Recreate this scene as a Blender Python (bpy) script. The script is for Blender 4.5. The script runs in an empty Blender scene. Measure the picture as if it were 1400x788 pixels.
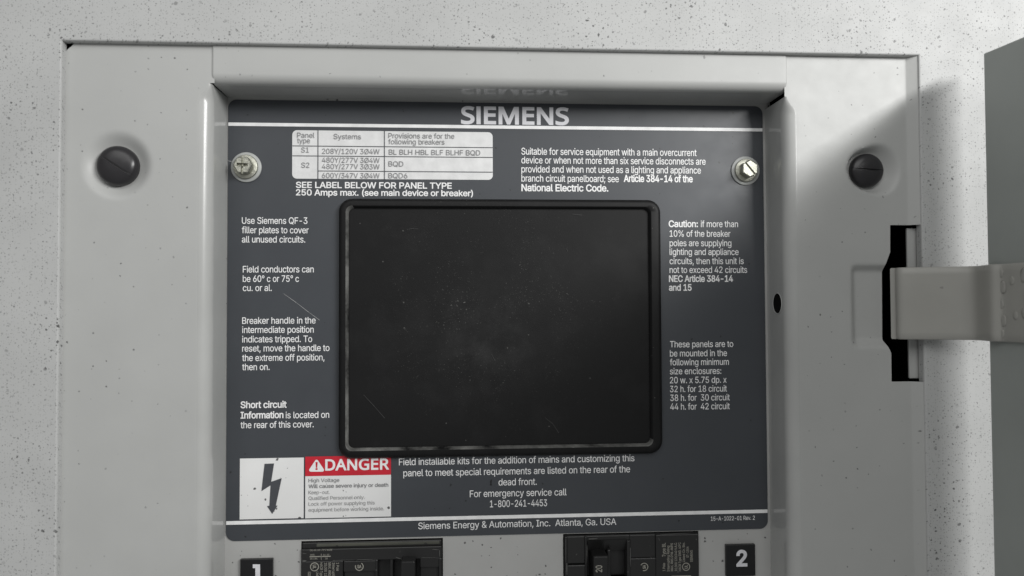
import bpy, bmesh, math, random
from mathutils import Vector, Matrix, geometry

random.seed(7)
scene = bpy.context.scene
COL = scene.collection

# ------------------------------------------------------------------ camera
F_PX = 1011.0                       # focal length in pixels of the 1400 wide picture
PITCH, YAW, ROLL = 0.0253, 0.0622, -0.0043
CAM = Vector((0.1299, -0.4119, 0.1163))
fwd = Vector((math.sin(YAW) * math.cos(PITCH), math.cos(YAW) * math.cos(PITCH), math.sin(PITCH)))
rt = Vector((math.cos(YAW), -math.sin(YAW), 0))
up = rt.cross(fwd)
rt, up = math.cos(ROLL) * rt + math.sin(ROLL) * up, -math.sin(ROLL) * rt + math.cos(ROLL) * up
cd = bpy.data.cameras.new('camera')
cam = bpy.data.objects.new('camera', cd)
COL.objects.link(cam)
M3 = Matrix((rt, up, -fwd)).transposed()
cam.matrix_world = Matrix.Translation(CAM) @ M3.to_4x4()
cd.sensor_width = 36.0
cd.lens = 36.0 * F_PX / 1400.0
cd.clip_start = 0.005
cd.clip_end = 50.0
cd.dof.use_dof = True
cd.dof.focus_distance = 0.408
cd.dof.aperture_fstop = 5.6
scene.camera = cam

# ------------------------------------------------------------------ world, lamps, exposure
w = bpy.data.worlds.new('World')
scene.world = w
w.use_nodes = True
bg = w.node_tree.nodes['Background']
bg.inputs[0].default_value = (0.99, 1.0, 1.0, 1)
bg.inputs[1].default_value = 0.24
DOOR_FOOT = Vector((0.395, -0.05, 0.235))

def lamp(name, loc, target, size, power, color, shape='DISK', size_y=None):
    ld = bpy.data.lights.new(name, 'AREA')
    ld.shape = shape
    ld.size = size
    if size_y:
        ld.size_y = size_y
    ld.energy = power
    ld.color = color
    o = bpy.data.objects.new(name, ld)
    COL.objects.link(o)
    o.location = loc
    o.rotation_euler = (Vector(target) - Vector(loc)).to_track_quat('-Z', 'Y').to_euler()
    return o

wl = lamp('work_lamp', (DOOR_FOOT.x + 0.48, -0.88, DOOR_FOOT.z + 0.29), (0.2, 0, 0.12), 0.62, 11.3, (1.0, 0.998, 0.985), 'RECTANGLE', 0.10)
zax = (wl.location - Vector((0.2, 0, 0.12))).normalized()          # a tube: its length runs up to the right
xax = (Vector((0.85, 0, 0.53)) - zax * zax.dot(Vector((0.85, 0, 0.53)))).normalized()
wl.rotation_euler = Matrix((xax, zax.cross(xax), zax)).transposed().to_euler()
lamp('soft_fill', (-0.05, -1.3, 0.95), (0.13, 0, 0.1), 1.5, 7.6, (1.0, 1.0, 0.985), 'RECTANGLE', 0.8)  # unseen fill, added to lift the ambient from above and in front

scene.view_settings.view_transform = 'Standard'
scene.view_settings.look = 'None'
scene.view_settings.exposure = 0.0
scene.view_settings.gamma = 1.0


def at(px, py, Y):
    """point of the plane y = Y seen at a pixel of the 1400 x 788 photograph"""
    d = fwd * F_PX + rt * (px - 700.0) - up * (py - 394.0)
    t = (Y - CAM.y) / d.y
    return CAM + d * t


# ------------------------------------------------------------------ materials
def nodes_of(name):
    m = bpy.data.materials.new(name)
    m.use_nodes = True
    nt = m.node_tree
    return m, nt, nt.nodes, nt.links, nt.nodes['Principled BSDF']


def math_node(nt, op, a, b=None, clamp=False):
    n = nt.nodes.new('ShaderNodeMath')
    n.operation = op
    n.use_clamp = clamp
    for i, v in enumerate((a, b)):
        if v is None:
            continue
        if isinstance(v, (int, float)):
            n.inputs[i].default_value = v
        else:
            nt.links.new(v, n.inputs[i])
    return n.outputs[0]


def noise(nt, vec, scale, detail=3, rough=0.55, out='Fac'):
    n = nt.nodes.new('ShaderNodeTexNoise')
    n.inputs['Scale'].default_value = scale
    n.inputs['Detail'].default_value = detail
    n.inputs['Roughness'].default_value = rough
    nt.links.new(vec, n.inputs['Vector'])
    return n.outputs[out]


def ramp(nt, fac, lo, hi):
    n = nt.nodes.new('ShaderNodeMapRange')
    n.inputs['From Min'].default_value = lo
    n.inputs['From Max'].default_value = hi
    n.clamp = True
    nt.links.new(fac, n.inputs['Value'])
    return n.outputs[0]


def mix(nt, fac, a, b):
    n = nt.nodes.new('ShaderNodeMix')
    n.data_type = 'RGBA'
    for sock, v in ((n.inputs['Factor'], fac), (n.inputs[6], a), (n.inputs[7], b)):
        if isinstance(v, (int, float)):
            sock.default_value = v
        elif isinstance(v, tuple):
            sock.default_value = v
        else:
            nt.links.new(v, sock)
    return n.outputs[2]


def specks(nt, vec, cell, share, size, jag=0.35, seed=0.0):
    """mask of irregular dirt specks: one feature per cell, a share of the cells, size in metres"""
    dot = []
    for axis in ((1.0, 0.7, 0.0), (0.0, 0.6, 1.0)):          # flattened onto the sheet, sheared so that walls get specks too
        dn = nt.nodes.new('ShaderNodeVectorMath')
        dn.operation = 'DOT_PRODUCT'
        nt.links.new(vec, dn.inputs[0])
        dn.inputs[1].default_value = axis
        dot.append(dn.outputs['Value'])
    cb = nt.nodes.new('ShaderNodeCombineXYZ')
    nt.links.new(dot[0], cb.inputs[0])
    nt.links.new(dot[1], cb.inputs[1])
    vec = cb.outputs[0]
    nz = noise(nt, vec, 1 / (size * 1.6), 2, 0.6, 'Color')
    sc = nt.nodes.new('ShaderNodeVectorMath')
    sc.operation = 'MULTIPLY_ADD'
    nt.links.new(nz, sc.inputs[0])
    sc.inputs[1].default_value = (size * jag * 6,) * 3
    nt.links.new(vec, sc.inputs[2])
    of = nt.nodes.new('ShaderNodeVectorMath')
    of.operation = 'ADD'
    nt.links.new(sc.outputs[0], of.inputs[0])
    of.inputs[1].default_value = (seed, seed * 0.7, seed * 1.3)
    v = nt.nodes.new('ShaderNodeTexVoronoi')
    v.voronoi_dimensions = '2D'
    v.inputs['Scale'].default_value = 1 / cell
    nt.links.new(of.outputs[0], v.inputs['Vector'])
    sep = nt.nodes.new('ShaderNodeSeparateColor')
    nt.links.new(v.outputs['Color'], sep.inputs[0])
    rnd = math_node(nt, 'SUBTRACT', sep.outputs[0], 1 - share, True)
    rad = math_node(nt, 'MULTIPLY', rnd, size / cell / share)
    d = math_node(nt, 'SUBTRACT', rad, v.outputs['Distance'])
    return ramp(nt, d, 0.0, size / cell * 0.25)


def painted(name, base, rough=0.3, layers=(), speck_col=(0.035, 0.035, 0.035, 1), peel=0.04, mottling=0.06,
            peel_scale=700, coat=0.0):
    m, nt, N, L, p = nodes_of(name)
    tc = N.new('ShaderNodeTexCoord')
    vec = tc.outputs['Object']
    var = noise(nt, vec, 22, 4)
    dark = tuple(c * (1 - mottling) for c in base[:3]) + (1,)
    lite = tuple(min(1, c * (1 + mottling)) for c in base[:3]) + (1,)
    c = mix(nt, ramp(nt, var, 0.3, 0.7), dark, lite)
    dens = ramp(nt, noise(nt, vec, 28, 2), 0.36, 0.62)
    for (cell, share, size, alpha, clump, seed) in layers:
        k = specks(nt, vec, cell, share, size, seed=seed)
        if clump:
            k = math_node(nt, 'MULTIPLY', k, dens)
        k = math_node(nt, 'MULTIPLY', k, alpha)
        c = mix(nt, k, c, speck_col)
    L.new(c, p.inputs['Base Color'])
    r = noise(nt, vec, 90, 3)
    rr = N.new('ShaderNodeMapRange')
    rr.inputs['To Min'].default_value = rough * 0.85
    rr.inputs['To Max'].default_value = rough * 1.2
    L.new(r, rr.inputs['Value'])
    L.new(rr.outputs[0], p.inputs['Roughness'])
    p.inputs['Coat Weight'].default_value = coat
    p.inputs['Coat Roughness'].default_value = 0.08
    if peel:
        b = N.new('ShaderNodeBump')
        b.inputs['Strength'].default_value = peel
        b.inputs['Distance'].default_value = 0.0006
        L.new(noise(nt, vec, peel_scale, 2), b.inputs['Height'])
        L.new(b.outputs[0], p.inputs['Normal'])
    return m


def plain(name, col, rough=0.4, metal=0.0, bump=0.0, scale=900, spec=0.5):
    m, nt, N, L, p = nodes_of(name)
    tc = N.new('ShaderNodeTexCoord')
    v = noise(nt, tc.outputs['Object'], 140, 4)
    c = mix(nt, ramp(nt, v, 0.3, 0.7), tuple(x * 0.9 for x in col[:3]) + (1,), tuple(min(1, x * 1.08) for x in col[:3]) + (1,))
    L.new(c, p.inputs['Base Color'])
    p.inputs['Roughness'].default_value = rough
    p.inputs['Metallic'].default_value = metal
    p.inputs['Specular IOR Level'].default_value = spec
    if bump:
        b = N.new('ShaderNodeBump')
        b.inputs['Strength'].default_value = bump
        b.inputs['Distance'].default_value = 0.0006
        L.new(noise(nt, tc.outputs['Object'], scale, 3), b.inputs['Height'])
        L.new(b.outputs[0], p.inputs['Normal'])
    return m


GREY = (0.430, 0.434, 0.424, 1)
M = {}
M['trim'] = painted('speckled_paint', (0.456, 0.460, 0.455, 1), 0.5,
                    ((0.0026, 0.6, 0.00058, 0.8, True, 0.0), (0.0018, 0.55, 0.00038, 0.6, False, 3.1), (0.0062, 0.35, 0.00095, 0.85, True, 7.7), (0.0012, 0.7, 0.0003, 0.4, False, 5.5)))
M['rail'] = painted('smooth_paint', GREY, 0.43, ((0.0065, 0.30, 0.0006, 0.75, True, 1.7), (0.02, 0.2, 0.001, 0.5, False, 5.2)), peel=0.045, mottling=0.03, peel_scale=480)
M['rail_wall'] = painted('gloss_paint', GREY, 0.105, (), peel=0.01)
M['roll'] = painted('satin_fold', GREY, 0.24, (), peel=0.02)
M['pan'] = painted('pan_paint', (0.43, 0.43, 0.42, 1), 0.40, ((0.005, 0.3, 0.0007, 0.85, False, 2.2), (0.009, 0.2, 0.0009, 0.8, False, 4.4)))
M['door'] = painted('door_paint', (0.33, 0.35, 0.335, 1), 0.4, (), peel=0.02)
M['strap'] = painted('strap_paint', (0.36, 0.355, 0.33, 1), 0.4, ((0.012, 0.2, 0.0008, 0.3, False, 9.2),), peel=0.03)
M['plate'] = painted('slate_print', (0.049, 0.054, 0.062, 1), 0.42, ((0.0085, 0.16, 0.0007, 0.8, False, 6.1),),
                     speck_col=(0.012, 0.012, 0.012, 1), peel=0.012, mottling=0.05)
M['white_print'] = plain('white_ink', (0.86, 0.86, 0.86), 0.45)
M['silver_print'] = plain('silver_ink', (0.72, 0.72, 0.75), 0.4)
M['white_field'] = painted('white_field', (0.78, 0.78, 0.775, 1), 0.4, ((0.006, 0.28, 0.0008, 0.9, False, 8.3), (0.0035, 0.2, 0.0004, 0.5, False, 2.9)), peel=0.0, mottling=0.03)
M['table_field'] = plain('table_field', (0.72, 0.72, 0.72), 0.4)
M['grey_print'] = plain('grey_ink', (0.22, 0.22, 0.225), 0.5)
M['dark_print'] = plain('dark_ink', (0.062, 0.066, 0.075), 0.45)
M['pale_print'] = plain('faded_ink', (0.31, 0.31, 0.31), 0.5)
M['red'] = plain('red_print', (0.56, 0.018, 0.035), 0.4)
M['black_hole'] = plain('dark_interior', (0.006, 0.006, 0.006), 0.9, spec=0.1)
M['breaker'] = painted('black_bakelite', (0.017, 0.017, 0.017, 1), 0.38, ((0.007, 0.22, 0.0006, 0.6, True, 4.1),), speck_col=(0.16, 0.16, 0.15, 1), peel=0.02)
M['dust'] = painted('dusty_lit_bakelite', (0.075, 0.077, 0.062, 1), 0.6, ((0.004, 0.4, 0.0009, 0.8, False, 1.1),), speck_col=(0.015, 0.015, 0.015, 1), mottling=0.4)
M['glint'] = plain('glint_grey', (0.085, 0.085, 0.082), 0.6)
M['breaker_print'] = plain('worn_print', (0.34, 0.33, 0.29), 0.6)
M['toggle'] = plain('toggle_plastic', (0.014, 0.014, 0.014), 0.33)
M['tag'] = plain('tag_plastic', (0.008, 0.008, 0.009), 0.35)
M['knob'] = plain('knob_plastic', (0.022, 0.021, 0.023), 0.3, bump=0.03, scale=500)
M['zinc'] = plain('zinc_steel', (0.47, 0.47, 0.41), 0.5, 1.0, bump=0.4, scale=700)
M['washer'] = plain('grey_washer', (0.40, 0.41, 0.40), 0.45)
M['scuff'] = plain('scratch_mark', (0.42, 0.42, 0.42), 0.6)
M['faint_scuff'] = plain('faint_scuff', (0.035, 0.035, 0.035), 0.6)
M['ink_mark'] = plain('black_mark', (0.006, 0.006, 0.007), 0.5)


def black_plastic(name, worn):
    m, nt, N, L, p = nodes_of(name)
    tc = N.new('ShaderNodeTexCoord')
    vec = tc.outputs['Object']
    # dust and a pale wipe mark about the middle of the plate, a few larger flecks
    def spot(p, r):
        n = N.new('ShaderNodeVectorMath')
        n.operation = 'DISTANCE'
        L.new(vec, n.inputs[0])
        n.inputs[1].default_value = p
        return ramp(nt, n.outputs['Value'], r, r * 0.15)
    mid = spot((0.143, -0.002, 0.118), 0.085)
    d1 = math_node(nt, 'MULTIPLY', ramp(nt, noise(nt, vec, 1300, 2, 0.6), 0.66, 0.76), mid)
    d1 = math_node(nt, 'MULTIPLY', d1, ramp(nt, noise(nt, vec, 45, 3), 0.40, 0.65))
    d2 = specks(nt, vec, 0.0115, 0.22, 0.0005, seed=6.0)
    d = math_node(nt, 'MAXIMUM', math_node(nt, 'MULTIPLY', d1, 0.85), math_node(nt, 'MULTIPLY', d2, 0.35))
    smear = math_node(nt, 'MULTIPLY', ramp(nt, noise(nt, vec, 60, 6, 0.7), 0.42, 0.75), spot((0.140, -0.002, 0.100), 0.042))
    haze = math_node(nt, 'MULTIPLY', ramp(nt, noise(nt, vec, 26, 5, 0.65), 0.50, 0.85), 0.10)
    haze = math_node(nt, 'MAXIMUM', haze, math_node(nt, 'MULTIPLY', smear, 0.20))
    c = mix(nt, haze, (0.0058, 0.0058, 0.0061, 1), (0.10, 0.10, 0.10, 1))
    c = mix(nt, d, c, (0.20, 0.20, 0.19, 1))
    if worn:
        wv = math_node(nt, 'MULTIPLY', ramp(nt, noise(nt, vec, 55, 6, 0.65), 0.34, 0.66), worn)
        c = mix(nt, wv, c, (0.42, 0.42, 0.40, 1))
    L.new(c, p.inputs['Base Color'])
    rr = N.new('ShaderNodeMapRange')
    rr.inputs['To Min'].default_value = 0.42
    rr.inputs['To Max'].default_value = 0.62
    p.inputs['Specular IOR Level'].default_value = 0.24
    L.new(noise(nt, vec, 40, 5), rr.inputs['Value'])
    L.new(rr.outputs[0], p.inputs['Roughness'])
    b = N.new('ShaderNodeBump')
    b.inputs['Strength'].default_value = 0.10
    b.inputs['Distance'].default_value = 0.0004
    L.new(noise(nt, vec, 1500, 2), b.inputs['Height'])
    L.new(b.outputs[0], p.inputs['Normal'])
    return m


M['cover'] = black_plastic('black_cover', 0)
M['cover_edge'] = black_plastic('worn_lit_cover_edge', 0.42)  # worn tone with the chamfer's highlight put into its colour


# ------------------------------------------------------------------ building helpers
def obj(name, bm, mat, parent=None, smooth=False, angle=None):
    me = bpy.data.meshes.new(name)
    bm.normal_update()
    bm.to_mesh(me)
    bm.free()
    o = bpy.data.objects.new(name, me)
    COL.objects.link(o)
    for mm in (mat if isinstance(mat, (list, tuple)) else (mat,)):
        me.materials.append(mm)
    if smooth:
        for p in me.polygons:
            p.use_smooth = True
        if angle is not None:
            me.set_sharp_from_angle(angle=math.radians(angle))
    if parent:
        o.parent = parent
        o.matrix_parent_inverse = Matrix.Translation(-parent.location)
    return o


def tag(o, label, cat, group=None):
    o['label'] = label
    o['category'] = cat
    if group:
        o['group'] = group
    return o


def thing(name, label, cat, loc, group=None):
    o = bpy.data.objects.new(name, None)
    o.empty_display_size = 0.01
    COL.objects.link(o)
    o.location = loc
    return tag(o, label, cat, group)


def add_box(bm, x0, x1, y0, y1, z0, z1, bevel=0.0, seg=2, mi=0):
    """box; y0 is the front (towards the camera)"""
    r = bmesh.ops.create_cube(bm, size=1.0)
    vs = r['verts']
    for v in vs:
        v.co = Vector(((x0 + x1) / 2 + v.co.x * (x1 - x0), (y0 + y1) / 2 + v.co.y * (y1 - y0), (z0 + z1) / 2 + v.co.z * (z1 - z0)))
    fs = list({f for v in vs for f in v.link_faces})
    for f in fs:
        f.material_index = mi
    if bevel:
        es = list({e for v in vs for e in v.link_edges})
        bmesh.ops.bevel(bm, geom=es, offset=bevel, segments=seg, affect='EDGES', profile=0.5)
    return vs


def rr_loop(x0, x1, z0, z1, r, seg=6):
    """rounded rectangle, counter-clockwise seen from the camera"""
    pts = []
    for cx, cz, a0 in ((x1 - r, z1 - r, 0), (x0 + r, z1 - r, 90), (x0 + r, z0 + r, 180), (x1 - r, z0 + r, 270)):
        for i in range(seg + 1):
            a = math.radians(a0 + 90 * i / seg)
            pts.append((cx + r * math.cos(a), cz + r * math.sin(a)))
    return pts


def loops(bm, rings, close_first=False, close_last=True, mi=None):
    """skin a list of closed loops of (x, y, z); all of one length"""
    vv = [[bm.verts.new(p) for p in ring] for ring in rings]
    for k in range(len(vv) - 1):
        a, b = vv[k], vv[k + 1]
        n = len(a)
        for i in range(n):
            f = bm.faces.new((a[i], a[(i + 1) % n], b[(i + 1) % n], b[i]))
            if mi:
                f.material_index = mi[k]
    if close_first:
        bm.faces.new(list(reversed(vv[0])))
    if close_last:
        bm.faces.new(vv[-1])
    return vv


def flat_poly(bm, pts, Y):
    vs = [bm.verts.new((x, Y, z)) for x, z in pts]
    return bm.faces.new(vs)


def ring_flat(bm, cx, cz, r0, r1, Y, n=28, a0=0, a1=360):
    m = n if a1 - a0 >= 360 else n + 1
    a = [math.radians(a0 + (a1 - a0) * i / n) for i in range(m)]
    vi = [bm.verts.new((cx + r0 * math.cos(t), Y, cz + r0 * math.sin(t))) for t in a]
    vo = [bm.verts.new((cx + r1 * math.cos(t), Y, cz + r1 * math.sin(t))) for t in a]
    for i in range(n):
        j = (i + 1) % m
        bm.faces.new((vi[i], vi[j], vo[j], vo[i]))


# ------------------------------------------------------------------ lettering: outlines of a plain sans serif and of a humanist one
SANS = {
    'A': (480, ((16, 0, 201, 509, 276, 509, 463, 0, 395, 0, 287, 302, 264, 372, 232, 478, 245, 478, 213, 371, 191, 302, 85, 0), (110, 142, 110, 199, 370, 199, 370, 142),)),
    'B': (456, ((60, 0, 60, 509, 241, 509, 266, 508, 289, 504, 310, 499, 329, 491, 345, 481, 359, 469, 371, 456, 381, 442, 388, 426, 394, 410, 397, 392, 398, 374, 397, 358, 395, 344, 392, 331, 387, 320, 380, 310, 373, 301, 365, 293, 356, 286, 347, 280, 336, 275, 326, 270, 315, 267, 315, 262, 327, 261, 339, 257, 351, 252, 363, 245, 374, 237, 385, 227, 394, 216, 402, 203, 409, 189, 414, 173, 417, 155, 418, 136, 417, 117, 413, 100, 408, 83, 400, 67, 390, 52, 377, 39, 362, 28, 344, 18, 324, 10, 301, 4, 275, 1, 247, 0), (125, 57, 245, 57, 272, 58, 296, 63, 315, 70, 330, 80, 341, 92, 349, 105, 354, 120, 355, 137, 355, 149, 352, 161, 348, 173, 342, 184, 335, 194, 327, 203, 317, 211, 306, 218, 293, 224, 279, 228, 264, 230, 248, 231, 125, 231), (125, 285, 238, 285, 252, 286, 265, 288, 277, 291, 288, 296, 299, 302, 308, 309, 316, 317, 323, 326, 329, 337, 333, 348, 335, 359, 336, 372, 334, 388, 330, 403, 323, 417, 313, 429, 299, 439, 283, 446, 263, 450, 240, 452, 125, 452),)),
    'C': (510, ((267, -7, 235, -5, 205, 1, 177, 11, 150, 25, 126, 42, 104, 63, 86, 88, 70, 115, 57, 146, 48, 179, 42, 215, 40, 254, 42, 293, 48, 329, 57, 362, 70, 393, 86, 421, 104, 445, 126, 466, 150, 484, 177, 498, 205, 508, 235, 514, 267, 516, 286, 515, 305, 513, 323, 509, 340, 504, 357, 498, 373, 490, 388, 481, 402, 471, 415, 460, 427, 447, 438, 433, 448, 418, 456, 402, 463, 385, 469, 367, 473, 348, 408, 348, 405, 361, 401, 373, 395, 384, 389, 395, 382, 404, 375, 413, 366, 421, 357, 428, 348, 435, 337, 440, 327, 445, 315, 449, 304, 452, 292, 454, 280, 455, 267, 456, 245, 454, 223, 450, 203, 443, 184, 432, 166, 419, 150, 403, 137, 385, 125, 364, 116, 340, 109, 314, 105, 285, 103, 254, 105, 223, 109, 194, 116, 168, 125, 145, 137, 123, 151, 105, 166, 89, 184, 76, 203, 66, 223, 59, 245, 54, 267, 53, 280, 53, 292, 55, 304, 57, 315, 60, 327, 64, 337, 69, 348, 74, 357, 81, 366, 88, 375, 96, 382, 105, 389, 114, 395, 125, 401, 136, 405, 148, 408, 160, 473, 160, 469, 142, 463, 124, 457, 107, 448, 91, 438, 76, 428, 62, 416, 49, 402, 38, 388, 28, 373, 19, 357, 11, 341, 5, 323, 0, 305, -4, 286, -6),)),
    'D': (502, ((219, 0, 96, 0, 96, 57, 215, 57, 244, 58, 272, 63, 296, 70, 318, 81, 337, 94, 354, 110, 368, 128, 379, 149, 388, 172, 394, 198, 398, 226, 399, 255, 398, 285, 394, 312, 388, 337, 379, 361, 368, 381, 354, 399, 338, 415, 320, 428, 299, 438, 275, 446, 249, 450, 221, 452, 93, 452, 93, 509, 225, 509, 261, 507, 294, 501, 325, 492, 353, 478, 377, 461, 399, 441, 418, 418, 433, 391, 446, 361, 455, 329, 460, 293, 462, 255, 460, 217, 455, 181, 446, 149, 433, 119, 417, 92, 398, 68, 376, 48, 351, 31, 322, 17, 291, 8, 256, 2), (125, 509, 125, 0, 60, 0, 60, 509),)),
    'E': (419, ((60, 0, 60, 509, 372, 509, 372, 452, 125, 452, 125, 286, 355, 286, 355, 229, 125, 229, 125, 57, 375, 57, 375, 0),)),
    'F': (410, ((60, 0, 60, 509, 369, 509, 369, 452, 125, 452, 125, 278, 346, 278, 346, 221, 125, 221, 125, 0),)),
    'G': (520, ((269, -7, 236, -5, 205, 1, 176, 11, 149, 25, 125, 43, 104, 64, 85, 88, 69, 116, 57, 146, 47, 179, 42, 215, 40, 254, 42, 293, 47, 329, 57, 362, 69, 393, 85, 421, 103, 445, 125, 466, 149, 484, 175, 498, 203, 508, 233, 514, 265, 516, 285, 515, 304, 513, 322, 509, 340, 504, 358, 497, 374, 489, 389, 480, 403, 469, 416, 458, 429, 445, 439, 431, 449, 416, 458, 401, 465, 384, 470, 367, 474, 349, 408, 349, 404, 361, 399, 372, 393, 383, 387, 393, 380, 403, 373, 411, 365, 420, 356, 427, 347, 434, 337, 439, 326, 444, 315, 448, 304, 452, 291, 454, 279, 455, 265, 456, 243, 454, 222, 450, 202, 443, 183, 432, 166, 419, 150, 404, 137, 385, 125, 364, 116, 340, 109, 314, 105, 285, 103, 254, 105, 223, 109, 194, 116, 168, 125, 145, 137, 124, 151, 105, 166, 90, 184, 76, 203, 66, 224, 59, 246, 54, 269, 53, 290, 54, 309, 57, 328, 63, 345, 71, 360, 81, 374, 93, 386, 107, 396, 123, 404, 141, 410, 160, 414, 180, 415, 202, 434, 199, 283, 199, 283, 256, 478, 256, 478, 200, 476, 170, 471, 141, 463, 115, 451, 91, 436, 69, 419, 50, 399, 33, 377, 19, 352, 8, 326, 0, 298, -5),)),
    'H': (517, ((60, 0, 60, 509, 125, 509, 125, 289, 392, 289, 392, 509, 457, 509, 457, 0, 392, 0, 392, 232, 125, 232, 125, 0),)),
    'I': (300, ((31, 0, 31, 57, 118, 57, 118, 452, 31, 452, 31, 509, 269, 509, 269, 452, 183, 452, 183, 57, 269, 57, 269, 0),)),
    'J': (396, ((185, -7, 153, -4, 124, 3, 98, 15, 75, 33, 57, 55, 44, 81, 36, 111, 33, 145, 33, 173, 98, 173, 98, 145, 99, 123, 104, 104, 111, 88, 122, 74, 134, 64, 149, 56, 166, 51, 185, 50, 204, 51, 220, 56, 235, 64, 248, 74, 258, 88, 266, 104, 270, 123, 272, 145, 272, 509, 336, 509, 336, 145, 334, 111, 326, 81, 313, 55, 294, 33, 271, 15, 246, 3, 217, -4),)),
    'K': (467, ((104, 145, 104, 216, 139, 261, 174, 303, 212, 344, 364, 509, 448, 509, 231, 276, 228, 276), (60, 0, 60, 509, 125, 509, 125, 334, 124, 225, 125, 193, 125, 0), (372, 0, 188, 259, 228, 309, 449, 0),)),
    'L': (393, ((60, 0, 60, 509, 125, 509, 125, 57, 361, 57, 361, 0),)),
    'M': (628, ((60, 0, 60, 509, 152, 509, 277, 187, 287, 159, 299, 123, 311, 84, 322, 49, 307, 49, 318, 83, 330, 121, 342, 158, 352, 187, 476, 509, 568, 509, 568, 0, 504, 0, 504, 291, 504, 327, 505, 369, 506, 413, 507, 457, 513, 457, 498, 409, 482, 363, 467, 322, 456, 291, 342, 0, 286, 0, 170, 291, 159, 321, 145, 361, 129, 408, 112, 457, 119, 457, 120, 416, 121, 372, 122, 328, 122, 291, 122, 0),)),
    'N': (523, ((60, 0, 60, 509, 136, 509, 343, 183, 363, 151, 388, 107, 414, 55, 405, 54, 401, 108, 399, 157, 399, 195, 399, 509, 463, 509, 463, 0, 387, 0, 202, 290, 177, 331, 148, 381, 108, 452, 119, 454, 122, 384, 124, 328, 125, 291, 125, 0),)),
    'O': (533, ((267, -7, 235, -5, 205, 1, 177, 11, 150, 25, 126, 42, 105, 63, 86, 88, 70, 115, 57, 146, 48, 179, 42, 215, 40, 254, 42, 293, 48, 329, 57, 362, 70, 393, 86, 421, 105, 445, 126, 466, 150, 484, 177, 498, 205, 508, 235, 514, 267, 516, 299, 514, 329, 508, 357, 498, 384, 484, 408, 466, 429, 445, 448, 421, 464, 393, 477, 362, 486, 329, 491, 293, 493, 254, 491, 215, 486, 179, 477, 146, 464, 115, 448, 88, 429, 63, 408, 42, 384, 25, 357, 11, 329, 1, 299, -5), (267, 53, 289, 54, 310, 59, 330, 66, 349, 76, 367, 89, 383, 105, 396, 123, 408, 144, 418, 168, 425, 194, 429, 223, 430, 254, 429, 286, 425, 314, 418, 341, 408, 365, 396, 386, 383, 404, 367, 420, 349, 433, 330, 443, 310, 450, 289, 454, 267, 456, 245, 454, 223, 450, 203, 443, 184, 433, 167, 420, 151, 404, 137, 385, 125, 364, 116, 340, 109, 314, 105, 285, 103, 254, 105, 223, 109, 194, 116, 168, 125, 144, 137, 123, 151, 105, 167, 89, 184, 76, 203, 66, 223, 59, 245, 54),)),
    'P': (445, ((60, 0, 60, 509, 235, 509, 263, 507, 289, 503, 312, 497, 332, 487, 350, 476, 366, 462, 379, 447, 390, 430, 398, 411, 404, 391, 407, 370, 409, 348, 407, 325, 404, 304, 398, 284, 390, 265, 379, 248, 366, 233, 350, 219, 332, 207, 312, 198, 289, 191, 263, 187, 235, 186, 109, 186, 109, 242, 233, 242, 252, 243, 269, 246, 284, 250, 297, 256, 308, 264, 318, 272, 327, 282, 333, 294, 338, 306, 342, 319, 344, 333, 344, 348, 344, 362, 342, 376, 338, 389, 333, 402, 326, 413, 318, 423, 308, 431, 297, 439, 284, 444, 268, 449, 251, 451, 232, 452, 125, 452, 125, 0),)),
    'Q': (533, ((245, 159, 313, 159, 369, 85, 384, 65, 468, -48, 401, -48, 346, 27, 331, 46), (267, -7, 235, -5, 205, 1, 177, 11, 150, 25, 126, 42, 105, 63, 86, 88, 70, 115, 57, 146, 48, 179, 42, 215, 40, 254, 42, 293, 48, 329, 57, 362, 70, 393, 86, 421, 105, 445, 126, 466, 150, 484, 177, 498, 205, 508, 235, 514, 267, 516, 299, 514, 329, 508, 357, 498, 384, 484, 408, 466, 429, 445, 448, 421, 464, 393, 477, 362, 486, 329, 491, 293, 493, 254, 491, 215, 486, 179, 477, 146, 464, 115, 448, 88, 429, 63, 408, 42, 384, 25, 357, 11, 329, 1, 299, -5), (267, 53, 289, 54, 310, 59, 330, 66, 349, 76, 367, 89, 383, 105, 396, 123, 408, 144, 418, 168, 425, 194, 429, 223, 430, 254, 429, 286, 425, 314, 418, 341, 408, 365, 396, 386, 383, 404, 367, 420, 349, 433, 330, 443, 310, 450, 289, 454, 267, 456, 245, 454, 223, 450, 203, 443, 184, 433, 167, 420, 151, 404, 137, 385, 125, 364, 116, 340, 109, 314, 105, 285, 103, 254, 105, 223, 109, 194, 116, 168, 125, 144, 137, 123, 151, 105, 167, 89, 184, 76, 203, 66, 223, 59, 245, 54),)),
    'R': (449, ((60, 0, 60, 509, 236, 509, 264, 507, 290, 504, 313, 497, 333, 489, 351, 478, 367, 465, 380, 450, 390, 433, 399, 415, 405, 395, 408, 374, 409, 352, 408, 330, 405, 309, 399, 290, 390, 271, 380, 255, 367, 240, 351, 228, 333, 217, 312, 209, 289, 203, 264, 199, 236, 198, 96, 198, 96, 255, 234, 255, 252, 256, 269, 258, 284, 262, 298, 267, 309, 273, 319, 281, 327, 290, 334, 300, 339, 312, 342, 324, 344, 338, 345, 352, 344, 367, 342, 380, 339, 393, 334, 405, 327, 415, 319, 425, 309, 433, 298, 440, 284, 445, 269, 449, 252, 451, 233, 452, 125, 452, 125, 0), (353, 0, 230, 229, 303, 229, 428, 0),)),
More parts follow.
